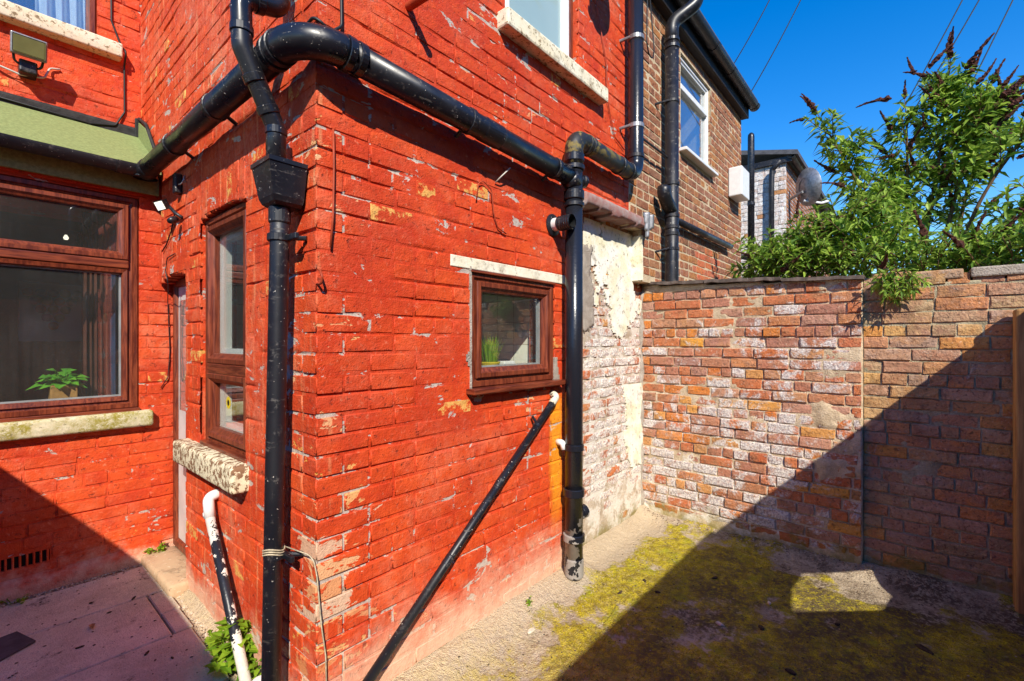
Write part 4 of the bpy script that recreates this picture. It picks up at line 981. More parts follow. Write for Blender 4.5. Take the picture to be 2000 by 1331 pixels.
# neighbour's stack
ns = thing('soil_stack', (4.026, 1.6, 1.9), 'grey black soil stack on the unpainted brick with a curved top crossing the gutter', 'pipe')
obj('pipe', tube([(4.026, 1.6, .0), (4.026, 1.6, 4.16)], .0575, 28), m_blk2, ns, smooth=True)
obj('bend', tube(fillet([(4.026, 1.6, 4.10), (4.026, 1.6, 4.32), (4.14, 1.42, 4.47), (4.14, 1.42, 4.9)], .12, 8), .0575, 24), m_blk2, ns, smooth=True)
obj('bend', tube(fillet([(3.86, 1.60, 2.83), (3.85, 1.60, 2.78), (3.92, 1.60, 2.72), (4.026, 1.6, 2.66)], .10, 8), .056, 24), m_blk2, ns, smooth=True)
for z in (4.16, 4.10, 2.90, 2.62, 2.52, 2.46): obj('collar', collar((4.026, 1.6, z), (0, 0, 1), .065, .03, 28), m_blk2, ns)
for z in (3.62, 2.33): obj('bracket', join(collar((4.026, 1.6, z), (0, 0, 1), .064, .025), tube([(3.97, 1.6, z), (3.90, 1.70, z - .03)], .010, 8)), m_blk2, ns)
obj('tie_rod', tube([(3.37, 1.62, 3.13), (4.0, 1.62, 3.13)], .009, 8), m_blk2, ns)
hp = solo('waste_pipe', tube([(4.07, 1.645, 2.63), (5.95, 1.645, 2.655)], .032, 14), m_blk2, 'thin black waste pipe along the brown brick wall', 'pipe', smooth=True)
# rainwater downpipe by the corner, with hopper
dp = thing('downpipe', (.775, 1.865, .0), 'black rainwater downpipe with hopper head on the corner of the red wall', 'pipe')
ux = .648; top = fillet([(.79, 1.86, 4.6), (.79, 1.86, 2.81), (ux, 1.86, 2.775), (ux + .005, 1.862, 2.60), (.775, 1.865, 2.34), (.775, 1.865, 2.15)], .05, 8)
obj('pipe', tube([(.79, 1.86, 4.6), (.79, 1.86, 2.86)], .034, 22), m_blk, dp, smooth=True)
obj('offset_bend', tube(top[1:], .0355, 22), m_blk, dp, smooth=True)
for p, d in [((.79, 1.86, 2.90), (0, 0, 1)), ((.71, 1.86, 2.79), (1, 0, .2)), ((ux + .003, 1.861, 2.66), (0, 0, 1)), ((.695, 1.863, 2.50), (.45, 0, -1)), ((.745, 1.864, 2.40), (.45, 0, -1)), ((.775, 1.865, 2.33), (0, 0, 1))]: obj('collar', collar(p, d, .0395, .03, 22), m_blk, dp)
def hopper():
    x0, x1, y0, y1 = .700, .842, 1.745, 1.915; z0, z1, z2, z3 = 2.035, 2.06, 2.175, 2.192; V = []
    for (i, z) in [(.042, 2.03), (.030, z0 + .006), (.022, z1), (.004, z2), (.0, z2 + .001), (.0, z3), (.006, z3), (.010, z3 - .02), (.03, z1 + .01)]:
        V += [(x0 + i, y0 + i, z), (x1 - i * .2, y0 + i, z), (x1 - i * .2, y1 - i, z), (x0 + i, y1 - i, z)]
    Fc = [(k * 4 + j, k * 4 + (j + 1) % 4, k * 4 + 4 + (j + 1) % 4, k * 4 + 4 + j) for k in range(8) for j in range(4)] + [(3, 2, 1, 0), (32, 33, 34, 35)]
    return V, Fc
obj('hopper', hopper(), m_blk2, dp)
obj('pipe', tube([(.775, 1.835, 2.05), (.775, 1.835, 1.9), (.768, 1.862, 1.0), (.762, 1.888, .02)], .0345, 22), m_blk2, dp, smooth=True)
obj('collar', collar((.775, 1.835, 2.0), (0, 0, 1), .039, .06, 22), m_blk2, dp)
for z, y in ((1.915, 1.836), (.695, 1.872)): clip((.772, y, z), (0, 0, 1), .0345, dp, (.845, y - .075, z)); obj('lug', bbox(FB, -y + .02, -y + .10, z - .012, z + .012, .045, .062, .004), m_blk2, dp)
# waste pipes
wp = thing('waste_pipe', (2.33, 1.65, 1.1), 'slim black waste pipe slanting down the red front wall', 'pipe')
obj('pipe', tube([(2.318, 1.655, 1.155), (.92, 1.625, .098)], .0205, 18), m_blk2, wp, smooth=True)
obj('elbow', tube(fillet([(2.355, 1.70, 1.195), (2.352, 1.655, 1.185), (2.30, 1.654, 1.142)], .03, 6), .0225, 16), flaking('cream_elbow', (.70, .66, .50), (.05, .05, .05), 30, .6), wp, smooth=True)
obj('bracket', join(tube([(2.15, 1.655, 1.045), (2.135, 1.675, 1.085)], .008, 8), collar((2.15, 1.654, 1.028), (1.4, .03, 1.06), .024, .02)), m_blk2, wp)
for t in (.36, .62): obj('collar', collar(Vector((2.318, 1.655, 1.155)).lerp(Vector((.92, 1.625, .098)), t), (1.4, .03, 1.06), .0218, .05), m_blk2, wp)
wq = thing('waste_pipe', (.80, 2.5, .1), 'white waste pipe with peeling black paint slanting under the tall window', 'pipe')
obj('pipe', tube([(.805, 2.757, .66), (.775, 2.14, .02)], .0225, 18), m_waste, wq, smooth=True)
obj('elbow', tube(fillet([(.86, 2.755, .725), (.806, 2.757, .715), (.803, 2.72, .62)], .03, 6), .026, 18), m_wht, wq, smooth=True)
obj('collar', collar((.8035, 2.735, .636), (-.03, -.6, -.64), .0275, .02), m_wht, wq)
obj('foot', lathe([(.05, 0), (.05, .03), (.036, .07), (.034, .12), (0, .12)], (.785, 2.04, .0), 18), m_wht, wq, smooth=False)
# stubs
ov = thing('overflow_pipe', (2.365, 1.69, 2.243), 'short black ribbed outlet with white ring poking from the red wall beside the stack', 'pipe')
obj('flange', lathe([(0, 0), (.068, 0), (.068, -.006), (.045, -.014), (.0, -.014)], (2.365, 1.695, 2.243), 24, (0, 1, 0)), m_blk2, ov)
obj('ring', lathe([(.040, 0), (.040, -.05)], (2.365, 1.69, 2.243), 22, (0, 1, 0)), m_wht, ov, smooth=True)
obj('pipe', tube([(2.365, 1.645 - .008 * k, 2.243) for k in range(13)], [.043 + .003 * (k % 2) for k in range(13)], 22, False), m_blk2, ov)
obj('throat', lathe([(.036, -.145), (.036, -.05), (0, -.05)], (2.365, 1.695, 2.243), 20, (0, 1, 0)), m_wire, ov)
m_redpipe = plain('red_painted_pipe', (.42, .06, .02), .6)
solo('overflow_pipe', join(tube([(1.271, 1.70, 3.005), (1.271, 1.555, 2.995)], .019, 16, False), tube([(1.271, 1.556, 2.995), (1.271, 1.70, 3.005)], .015, 16, False)), m_redpipe, 'short red painted overflow pipe jutting from the upper wall', 'pipe', smooth=True)
solo('pipe_stub', tube(fillet([(2.42, 1.70, .885), (2.42, 1.655, .885), (2.42, 1.645, .845)], .02, 5), .02, 14), m_wht, 'small white pipe stub half hidden behind the soil stack', 'pipe', smooth=True)

# ================================================================== fittings and cables
fl = thing('floodlight', (.25, 4.30, 3.28), 'old square floodlight on the red wall below the bedroom sill', 'lamp')
def tilt_box(c, w, h, d, tilt, yaw=0):
    Rm = Euler((tilt, 0, yaw)).to_matrix(); v, f = bbox(Fr((0, 0, 0), (1, 0, 0), (0, -1, 0)), -w / 2, w / 2, -h / 2, h / 2, -d / 2, d / 2, .006)
    return [tuple(Rm @ Vector(p) + Vector(c)) for p in v], f
fc = Vector((.252, 4.285, 3.40)); tl = math.radians(14)
obj('body', tilt_box(fc, .165, .125, .05, tl), m_metal, fl); Rf = Euler((tl, 0, 0)).to_matrix()
obj('glass', tilt_box(fc + Rf @ Vector((0, -.0265, 0)), .148, .106, .004, tl), plain('lamp_glass', (.16, .16, .06), .25, .5, .1, 8, 0), fl)
obj('bracket', tube(fillet([(.18, 4.29, 3.385), (.19, 4.34, 3.30), (.31, 4.34, 3.30), (.325, 4.29, 3.385)], .03), .007, 8), m_wire, fl, smooth=True)
obj('mount', bbox(FU, .21, .295, 3.255, 3.335, .0, .12, .01), m_blk2, fl)
def cable(pts, r, m, label, grp=None, fil=.03, name='cable'): 
    return solo(name, tube(fillet(pts, fil, 5), r, 8), m, label, 'cable', grp, smooth=True)
cable([(-.6, 4.435, 3.33), (.05, 4.43, 3.30), (.22, 4.40, 3.255), (.33, 4.39, 3.275), (.36, 4.43, 3.37), (.41, 4.435, 3.385)], .006, m_wirew, 'pale cable looping under the floodlight')
cable([(.672, 4.435, 4.75), (.68, 4.435, 3.86), (.735, 4.435, 3.70), (.752, 4.36, 3.64), (.752, 4.43, 3.56), (.755, 4.435, 3.22), (.70, 4.425, 3.10), (.56, 4.418, 3.065), (-.6, 4.418, 3.10)], .006, m_wire, 'black cable dropping past the bedroom window to the flashing')
cable([(.90, 1.685, 4.6), (.945, 1.685, 2.86), (.945, 1.683, 2.745), (.90, 1.684, 2.70), (.862, 1.684, 2.72), (.841, 1.70, 2.735), (.838, 1.80, 2.72), (.838, 2.0, 2.74)], .006, m_wire, 'thin black cable bent round the upper corner above the drain pipe')
cable([(.912, 1.686, 2.335), (.914, 1.684, 2.2), (.908, 1.680, 2.0), (.900, 1.684, 1.88)], .0045, m_redpipe, 'loose red painted cable hanging down the front corner')
cable([(1.69, 1.688, 2.24), (1.70, 1.684, 2.33), (1.735, 1.684, 2.352), (1.80, 1.684, 2.32), (1.815, 1.684, 2.20), (1.85, 1.686, 2.13), (1.92, 1.688, 2.11)], .0035, m_redpipe, 'thin red painted wire looping above the small window')
cable([(1.835, 1.69, 2.37), (1.85, 1.66, 2.40), (1.90, 1.64, 2.455)], .0035, m_wirew, 'stiff pale wire end sticking out under the drain pipe')
cable([(.838, 3.48, 2.33), (.840, 3.58, 2.22), (.842, 3.70, 2.15), (.842, 3.80, 2.12)], .004, m_wire, 'thin black wire trailing from the small spotlight')
cable([(.842, 3.50, 2.07), (.838, 3.66, 2.06), (.838, 3.70, 1.98), (.842, 3.66, 1.9), (.90, 3.916, 1.80), (.912, 3.916, 1.45), (.90, 3.914, 1.27), (.86, 3.914, 1.20)], .003, m_wire, 'black wire looping above the door and down the door jamb')
cable([(2.86, 1.686, 3.95), (3.02, 1.684, 3.55), (3.03, 1.686, 3.3), (3.15, 1.686, 3.05), (3.3, 1.685, 3.0)], .004, m_redpipe, 'thin wire sagging down the upper wall beside the obscured window')
cable([(3.39, 1.53, 4.7), (3.36, 1.53, 3.80), (3.40, 1.53, 3.72), (3.47, 1.53, 3.72), (3.52, 1.54, 3.82), (3.53, 1.6, 4.5)], .005, m_wire, 'thin wire looped in front of the upper stack pipe', None, .05)
tw = thing('twine', (.77, 1.87, .70), 'pale twine tied round the downpipe with a loose end hanging', 'twine')
obj('loop', join(*[tube([Vector((.768 + .038 * math.cos(t * .35), 1.870 + .038 * math.sin(t * .35), .705 + dz + .008 * math.sin(t * .7))) for t in range(19)], .003, 6) for dz in (0, .009, .018)]), m_twine, tw, smooth=True)
obj('loose_end', tube(fillet([(.80, 1.838, .725), (.84, 1.70, .715), (.846, 1.682, .64), (.862, 1.68, .45), (.88, 1.683, .33), (.884, 1.68, .12)], .05), .0028, 6), m_twine, tw, smooth=True)
sp = thing('spotlight', (.80, 3.40, 2.25), 'small black spotlight with a bright face on the side wall under the drain pipe', 'lamp')
pc = Vector((.775, 3.47, 2.355)); dn = Vector((-.62, -.55, -.42)).normalized()
obj('head', tube([pc + dn * -.03, pc + dn * -.012, pc + dn * .03], [.02, .040, .042], 4), m_blk2, sp)
g2 = M('sun_glare_face', .3, .5); g2.color((.85, .82, .70)); g2.b.inputs['Emission Color'].default_value = (1, .95, .8, 1); g2.b.inputs['Emission Strength'].default_value = .5  # weak emission stands in for sunlight glaring off the face
obj('face', tube([pc + dn * .0305, pc + dn * .034], .034, 4), g2.m, sp)
obj('arm', tube([pc - dn * .03, (.82, 3.40, 2.30), (.846, 3.36, 2.27)], .010, 10), m_blk2, sp, smooth=True)
obj('sensor', lathe([(0, -.03), (.016, -.03), (.022, 0), (.018, .025), (0, .025)], (.80, 3.37, 2.25), 14, (.6, .5, .4)), m_blk2, sp, smooth=True)
obj('junction_box', bbox(FB, -3.43, -3.37, 2.42, 2.54, .0, .04, .008), m_blk2, sp)
solo('wall_hook', tube([(.845 - .004 * k, 3.26 + .03 * math.cos(k * .5), 2.47 + .03 * math.sin(k * .5)) for k in range(11)], .0035, 6), m_metal, 'open metal wire ring hook on the side wall near the canopy', 'hook', smooth=True)
solo('wall_hook', tube(fillet([(.855, 1.70, 1.735), (.853, 1.665, 1.735), (.852, 1.655, 1.76), (.851, 1.67, 1.785)], .012), .005, 8), m_redpipe, 'small rusty screw hook on the front corner', 'hook', smooth=True)
# satellite dish on the upper red wall, just above the picture; its shadow falls on the wall
dh = thing('satellite_dish', (2.95, 1.69, 4.05), 'satellite dish on the upper red wall above the obscured window', 'dish')
def dish(c, ax, rx, up=(0, 0, 1)):
    ax = Vector(ax).normalized(); x = ax.cross(Vector(up)).normalized(); y = x.cross(ax); V = []; Fc = []; n = 24
    for i, (r, h) in enumerate([(0, .0), (.5, .015), (.85, .05), (1, .075), (1.0, .068), (.5, .006)]):
        for k in range(n): an = 6.283 * k / n; V.append(Vector(c) + (x * math.cos(an) * r * rx + y * math.sin(an) * r * rx * 1.1) + ax * h)
    for i in range(5):
        for k in range(n): k2 = (k + 1) % n; Fc.append((i * n + k, i * n + k2, i * n + n + k2, i * n + n + k))
    return V, Fc
obj('reflector', dish((2.79, 1.42, 4.14), (-.80, .30, .55), .17), m_metal, dh, smooth=True)
obj('arm', tube([(2.80, 1.44, 4.02), (2.64, 1.46, 4.03)], .009, 8), m_metal, dh, smooth=True); obj('receiver', bbox(Fr((0, 1.46, 0), (1, 0, 0), (0, -1, 0)), 2.60, 2.66, 4.02, 4.07, -.02, .02, .006), m_wht, dh)
obj('wall_bracket', tube(fillet([(2.82, 1.43, 4.14), (2.95, 1.55, 4.05), (2.97, 1.695, 4.05)], .03), .014, 10), m_metal, dh, smooth=True)

# ================================================================== yard clutter
def weed(c, n, R, h, label, L=.05, grp=None):
    c = Vector(c); t = thing('weed', c, label, 'plant', grp); V = []; Fc = []; SV = []; SF = []
    for i in range(n):
        an = U(0, 6.28); r = R * math.sqrt(R_()); top = c + Vector((math.cos(an) * r, math.sin(an) * r, U(.25, 1) * h * (1 - .5 * r / R)))
        v, f = tube([c + Vector((math.cos(an) * r * .3, math.sin(an) * r * .3, -.01)), top], .0022, 5); q = len(SV); SV += v; SF += [tuple(k + q for k in x) for x in f]
        for j in range(random.choice((3, 4, 5))):
            a2 = an + U(-1.7, 1.7); l = L * U(.6, 1.25); v, f = leaf(top - Vector((0, 0, j * .012)), (math.cos(a2), math.sin(a2), U(-.1, .5)), (0, 0, 1), l, l * U(.5, .75), .12, .25)
            q = len(V); V += v; Fc += [tuple(k + q for k in x) for x in f]
    tag(obj('leaves', (V, Fc), m_weed, t), kind='stuff'); obj('stems', (SV, SF), m_weed, t)
weed((.795, 2.36, .03), 46, .085, .25, 'bright green leafy weed growing behind the foot of the downpipe', .062)
weed((.80, 2.60, .03), 10, .05, .11, 'small green weed at the wall foot below the tall window', .04)
weed((.83, 2.20, .02), 14, .06, .12, 'low weed squeezed between downpipe and white waste pipe foot', .05)
weed((.83, 3.955 - .06, .09), 18, .05, .09, 'little weed sprouting beside the door step', .035)
weed((.80, 3.75, .02), 9, .04, .06, 'tiny weed in the gravel below the door step', .025)
weed((.17, 3.86, .04), 10, .05, .05, 'flat weed at the foot of the house wall under the air vent', .03)
weed((2.02, 1.60, .07), 5, .015, .05, 'single seedling at the foot of the red front wall', .02)
def scatter(n, fn, smin, smax, zf, flat=.6, seed=1):
    rnd = random.Random(seed); V = []; Fc = []
    ico = [(0, 0, 1), (.9, 0, .2), (.28, .85, .2), (-.72, .53, .2), (-.72, -.53, .2), (.28, -.85, .2), (0, 0, -.7)]; fi = [(0, i, i % 5 + 1) for i in range(1, 6)] + [(6, i % 5 + 1, i) for i in range(1, 6)]
    for _ in range(n):
        x, y = fn(rnd); s_ = rnd.uniform(smin, smax) ; an = rnd.uniform(0, 6.28); z = float(zf(x, y)); q = len(V)
        for (a, b, c) in ico:
            k = rnd.uniform(.7, 1.2); V.append((x + s_ * k * (a * math.cos(an) - b * math.sin(an)), y + s_ * k * (a * math.sin(an) + b * math.cos(an)), z + s_ * flat * k * c))
        Fc += [tuple(q + i for i in f) for f in fi]
    return V, Fc
def pebble_mat(name, stops):
    g = M(name, .9, .15); c = g.ramp(g.rand(), stops); g.color(g.mix(g.math('MULTIPLY', g.noise(80, 5), .4), c, (.2, .15, .1))); g.bump(g.noise(150, 3), .5, .003); return g.m
m_peb = pebble_mat('gravel_stones', [(0, (.52, .40, .26)), (.4, (.62, .50, .34)), (.7, (.36, .24, .15)), (1, (.70, .62, .50))]); m_deb = pebble_mat('dark_crumbs', [(0, (.03, .022, .016)), (.6, (.08, .055, .035)), (.85, (.25, .17, .10)), (1, (.55, .45, .33))])
m_peb2 = pebble_mat('mortar_crumbs', [(0, (.10, .07, .05)), (.3, (.30, .21, .14)), (.7, (.45, .33, .22)), (1, (.60, .48, .34))])
tag(solo('gravel', scatter(2600, lambda r: ((lambda y: (r.uniform(.715 + .03 * (y - 2.2), .852), y))(r.uniform(2.05, 3.85))), .004, .013, lambda x, y: .016 + .004 * (x > .8), .7, 5), m_peb, 'strip of pale gravel between the paving slabs and the side wall', 'gravel'), kind='stuff')
tag(solo('grit', scatter(900, lambda r: (r.uniform(-.5, .84), 3.90 - abs(r.gauss(0, .035))), .003, .010, lambda x, y: .04, .7, 6), m_peb, 'loose grit along the foot of the house wall', 'gravel'), kind='stuff')
tag(solo('crumbs', scatter(1500, lambda r: (r.uniform(.95, 3.8), r.uniform(-.6, 1.6)), .0015, .008, yz, .6, 7), m_deb, 'dark crumbs and grit scattered over the mossy concrete', 'debris'), kind='stuff')
tag(solo('crumbs', scatter(260, lambda r: (r.uniform(-.5, .72), r.uniform(2.0, 3.8)), .002, .009, lambda x, y: .041, .5, 8), m_deb, 'dark crumbs scattered over the paving slabs', 'debris'), kind='stuff')
tag(solo('rubble', scatter(900, lambda r: (3.83 - abs(r.gauss(0, .04)), r.uniform(-.7, 1.75)), .002, .010, yz, .7, 9), m_peb2, 'crumbled mortar along the foot of the boundary wall', 'debris'), kind='stuff')
tag(solo('sand', scatter(1200, lambda r: (r.uniform(.9, 3.7), 1.60 - abs(r.gauss(0, .09))), .0015, .006, yz, .6, 10), m_peb, 'pale grit washed along the foot of the red wall', 'gravel'), kind='stuff')
def shard(name, c, w, d, h, yaw, m, label, cat, grp=None, seed=1):
    rnd = random.Random(seed); n = 9; V = []; zt = c[2]
    pts = [(math.cos(6.283 * k / n) * w / 2 * rnd.uniform(.7, 1.1), math.sin(6.283 * k / n) * d / 2 * rnd.uniform(.7, 1.1)) for k in range(n)]
    for z, s_ in ((0, .9), (h * .6, 1), (h, .75)):
        for a, b in pts: V.append((c[0] + s_ * (a * math.cos(yaw) - b * math.sin(yaw)), c[1] + s_ * (a * math.sin(yaw) + b * math.cos(yaw)), zt + z * rnd.uniform(.85, 1.15)))
    Fc = [(i * n + k, i * n + (k + 1) % n, i * n + n + (k + 1) % n, i * n + n + k) for i in range(2) for k in range(n)] + [tuple(range(n - 1, -1, -1)), tuple(2 * n + k for k in range(n))]
    return solo(name, (V, Fc), m, label, cat, grp)
sl_ = thing('slate_tile', (.12, 3.33, .042), 'dark broken slate lying flat on the paving slabs', 'tile')
obj('slab', (lambda pts: ([(x, y, .0425) for x, y in pts] + [(x, y, .052) for x, y in pts], [(3, 2, 1, 0), (4, 5, 6, 7)] + [(k, (k + 1) % 4, 4 + (k + 1) % 4, 4 + k) for k in range(4)]))([(.06, 3.17), (.215, 3.265), (.16, 3.44), (-.06, 3.40)]), m_slate, sl_)
m_dleaf = plain('dry_leaf', (.42, .26, .11), .8, .1, .2, 40, .3); m_chip = plain('pale_chip', (.70, .62, .48), .8, .2, .1, 30, .2); m_clod = plain('dark_clod', (.035, .025, .02), 1., .1, .3, 50, .8)
def gz(x, y): return float(yz(x, y)) + .001
for i, (x, y, w, d) in enumerate([(1.90, 1.50, .06, .03), (2.62, .78, .055, .025), (2.33, .35, .06, .03), (1.6, .9, .03, .02), (2.05, .18, .03, .02), (3.0, .62, .03, .02)]):
    shard('stone_chip', (x, y, gz(x, y)), w, d, .010, i * 1.3, m_chip, 'pale flat stone chip lying on the yard concrete', 'stone', 'pale stone chips on the yard floor', i)
m_clod2 = plain('brown_clod', (.11, .075, .045), 1., .1, .3, 60, .9, (.035, .026, .018))
for i, (x, y, w, d) in enumerate([(2.55, 1.33, .06, .022), (2.78, 1.28, .04, .02), (2.70, 1.16, .035, .02), (3.10, .95, .05, .028), (2.72, .60, .05, .03), (2.45, .42, .06, .03), (3.02, .30, .03, .02), (3.38, .42, .03, .018), (3.05, -.05, .11, .04), (2.25, .25, .05, .02)]):
    shard('moss_clod', (x, y, gz(x, y) - .003), w, d, .010, i * .9, m_clod2, 'dark clump of moss and dirt on the yard concrete', 'debris', 'dark clods on the yard floor', 20 + i)
for i, (x, y) in enumerate([(2.12, -.62), (1.95, .05), (.42, 3.25)]):
    v, f = leaf((x, y, (gz(x, y) if x > .8 else .0415) + .004), (math.cos(i * 2.1 + .4), math.sin(i * 2.1 + .4), .08), (0, 0, 1), .075, .028, .25, -.05)
    solo('fallen_leaf', join((v, f), ([Vector(p) + Vector((0, 0, -.0008)) for p in v], [tuple(reversed(q)) for q in f])), m_dleaf, 'dry brown leaf lying on the ground', 'leaf', 'dry fallen leaves')
for i, (x, y) in enumerate([(.50, 3.32), (.62, 3.40), (.45, 3.52), (.35, 3.05), (.55, 2.75), (.62, 2.62)]):
    shard('moss_clod', (x, y, .0405), U(.02, .05), U(.010, .025), .005, i, m_clod2, 'dark clump of dirt on the paving slabs', 'debris', 'dark clods on the paving', 40 + i)

# ================================================================== butterfly bush behind the boundary wall
bush = thing('butterfly_bush', (4.75, .0, 0), 'tall green butterfly bush with dry brown flower spikes behind the yard wall', 'bush')
rb = random.Random(5)
LV = []; LF = []; SV = []; SF = []; SPK = []
def add_leaf(b, d, L):
    v, f = leaf(b, d, (rb.gauss(0, .35), rb.gauss(0, .35), 1), L, L * rb.uniform(.24, .33), .22, rb.uniform(.1, .5)); q = len(LV); LV.extend(v); LF.extend(tuple(k + q for k in x) for x in f)
def add_stem(pts, r0, r1):
    n = len(pts); v, f = tube(pts, [r0 + (r1 - r0) * i / (n - 1) for i in range(n)], 6); q = len(SV); SV.extend(v); SF.extend(tuple(k + q for k in x) for x in f)
def shoot(p, d, L, spike=False, dens=.034, lf=.11):
    """a leafy shoot: opposite pairs turning a quarter round each time"""
    p = Vector(p); d = Vector(d).normalized(); pts = [p.copy()]; n = max(3, int(L / dens)); x = d.orthogonal().normalized()
    x.rotate(Quaternion(d, rb.uniform(0, 6.28)))
    for i in range(n):
        d = (d + Vector((rb.gauss(0, .05), rb.gauss(0, .05), rb.gauss(.012, .04)))).normalized(); p = p + d * (L / n); pts.append(p.copy())
        x = (x - d * x.dot(d)).normalized(); x.rotate(Quaternion(d, 1.57 + rb.gauss(0, .2)))
        l = lf * (1.0 - .55 * (i / n) ** 2) * rb.uniform(.75, 1.2)
        for sg in (1, -1):
            if rb.random() < .93: add_leaf(p, x * sg + d * rb.uniform(.35, .8), l)
            if rb.random() < .45: add_leaf(p, x * sg + d * rb.uniform(.8, 1.6), l * .55)
    for k in range(4): add_leaf(p, d + Vector((rb.gauss(0, .5), rb.gauss(0, .5), rb.gauss(0, .4))), lf * .55)
    add_stem(pts[::2] + [pts[-1]], .004, .0018)
    if spike: SPK.append((p, d.copy()))
    return pts
def catmull(pts, n=6):
    pts = [Vector(p) for p in pts]; P_ = [pts[0] * 2 - pts[1]] + pts + [pts[-1] * 2 - pts[-2]]; out = []
    for i in range(1, len(P_) - 2):
        for k in range(n):
            t = k / n; a, b, c, d = P_[i - 1:i + 3]; out.append(.5 * ((2 * b) + (c - a) * t + (2 * a - 5 * b + 4 * c - d) * t * t + (3 * b - a - 3 * c + d) * t ** 3))
    return out + [pts[-1]]
limbs = [  # (points, leafy from fraction, shoots, spikes)
    ([(4.75, .0, .0), (4.72, .03, 1.4), (4.70, .14, 2.25), (4.68, .33, 2.80), (4.66, .55, 3.32)], .50, 34, .16),
    ([(4.8, .0, .0), (4.9, .02, 1.9), (4.9, .03, 2.5), (4.9, .025, 2.95), (4.88, .03, 3.30)], .58, 22, .2),
    ([(4.8, -.05, .0), (4.98, -.06, 1.9), (5.0, -.12, 2.6), (5.0, -.19, 3.15), (5.0, -.22, 3.62)], .42, 52, .3),
    ([(4.8, -.05, .0), (4.9, -.15, 1.9), (4.9, -.25, 2.6), (4.92, -.34, 3.05), (4.95, -.42, 3.30)], .42, 44, .3),
    ([(4.7, -.1, .0), (4.62, -.2, 1.8), (4.6, -.30, 2.30), (4.58, -.42, 2.62), (4.55, -.60, 2.92)], .78, 9, .5),
    ([(4.7, -.1, .0), (4.62, -.22, 1.8), (4.6, -.40, 2.20), (4.58, -.55, 2.40), (4.56, -.75, 2.52)], .60, 14, .2),
    ([(4.8, .0, .0), (5.1, -.2, 1.7), (5.15, -.30, 2.5), (5.15, -.40, 2.95), (5.1, -.60, 3.35)], .45, 34, .35),
    ([(4.8, .0, .0), (4.75, .12, 1.6), (4.75, .20, 2.1), (4.8, .12, 2.5), (4.85, .10, 2.72)], .5, 20, .1)]
for pts, f0, ns_, spk in limbs:
    c = catmull(pts, 7); add_stem(c, .020, .006); N = len(c)
    for k in range(int(ns_ * 1.35)):
        t = f0 + (1 - f0) * rb.random() ** .8; q = t * (N - 1); i = min(int(q), N - 2); p = c[i].lerp(c[i + 1], q - i); d = (c[i + 1] - c[i]).normalized()
        an = rb.uniform(0, 6.28); o = Vector((math.cos(an), math.sin(an), 0))
        shoot(p, o * rb.uniform(.7, 1.2) + d * .6 + Vector((0, 0, .25)), rb.uniform(.10, .28) * (1.15 - .35 * t), rb.random() < spk, .032, rb.uniform(.11, .16))
    shoot(c[-1], c[-1] - c[-2], .16, True)
for _ in range(520):     # low dense mass along the top of the wall
    y = rb.uniform(-.85, .92); x = rb.uniform(4.12, 5.0); zt = 2.22 + .36 * math.exp(-((y - .38) / .40) ** 2) + .05 * math.sin(y * 9) - (.16 if y > .85 else 0)
    z = zt - .06 - (zt - 1.75) * rb.random() ** 1.4; an = rb.uniform(0, 6.28)
    shoot((x, y, z), (math.cos(an) - .3, math.sin(an), rb.uniform(.1, .9)), rb.uniform(.14, .28), rb.random() < .03, .034, rb.uniform(.095, .14))
for _ in range(90):      # low left end above the coping
    y = rb.uniform(.35, .98); shoot((rb.uniform(4.05, 4.5), y, rb.uniform(1.95, 2.24) + .10 * (y < .8)), (-.25, rb.gauss(0, .7), rb.uniform(.1, .7)), rb.uniform(.12, .22), rb.random() < .04, .032, rb.uniform(.10, .15))
for _ in range(110):      # lit fringe leaning over the coping
    y = rb.uniform(-.75, .98); shoot((rb.uniform(3.98, 4.15), y, rb.uniform(1.93, 2.10) + .05 * (y > .2)), (-.5, rb.gauss(0, .6), rb.uniform(.3, .9)), rb.uniform(.10, .18), rb.random() < .05, .03, rb.uniform(.07, .11))
for _ in range(15):      # spray hanging down the wall face
    shoot((rb.uniform(3.84, 3.95), rb.uniform(-.02, .20), rb.uniform(1.93, 2.0)), (-.5, rb.gauss(0, .4), rb.uniform(-1.0, -.2)), rb.uniform(.12, .24), False, .03, .085)
tag(obj('leaves', (LV, LF), m_leaf, bush), kind='stuff'); obj('stems', (SV, SF), m_stem, bush, smooth=True)
def spike_mesh(seed):
    rnd = random.Random(seed); n = 9; rings = 18; bx_ = rnd.uniform(-.04, .05); by_ = rnd.uniform(-.04, .04); V = []; Fc = []
    for i in range(rings + 1):
        t = i / rings; r = .0175 * (1 - .75 * t) * (.55 + .45 * min(1, t * 9)) * rnd.uniform(.72, 1.18)
        for k in range(n): an = 6.283 * (k + .5 * (i % 2)) / n; q = r * rnd.uniform(.55, 1.4); V.append((q * math.cos(an) + bx_ * t * t, q * math.sin(an) + by_ * t * t, t * .16 + rnd.uniform(-.003, .003)))
    Fc = [(i * n + k, i * n + (k + 1) % n, i * n + n + (k + 1) % n, i * n + n + k) for i in range(rings) for k in range(n)]
    me = bpy.data.meshes.new('flower_spike'); me.from_pydata(V, [], Fc); me.update(); me.materials.append(m_spike); return me
spm = [spike_mesh(s_) for s_ in range(8)]
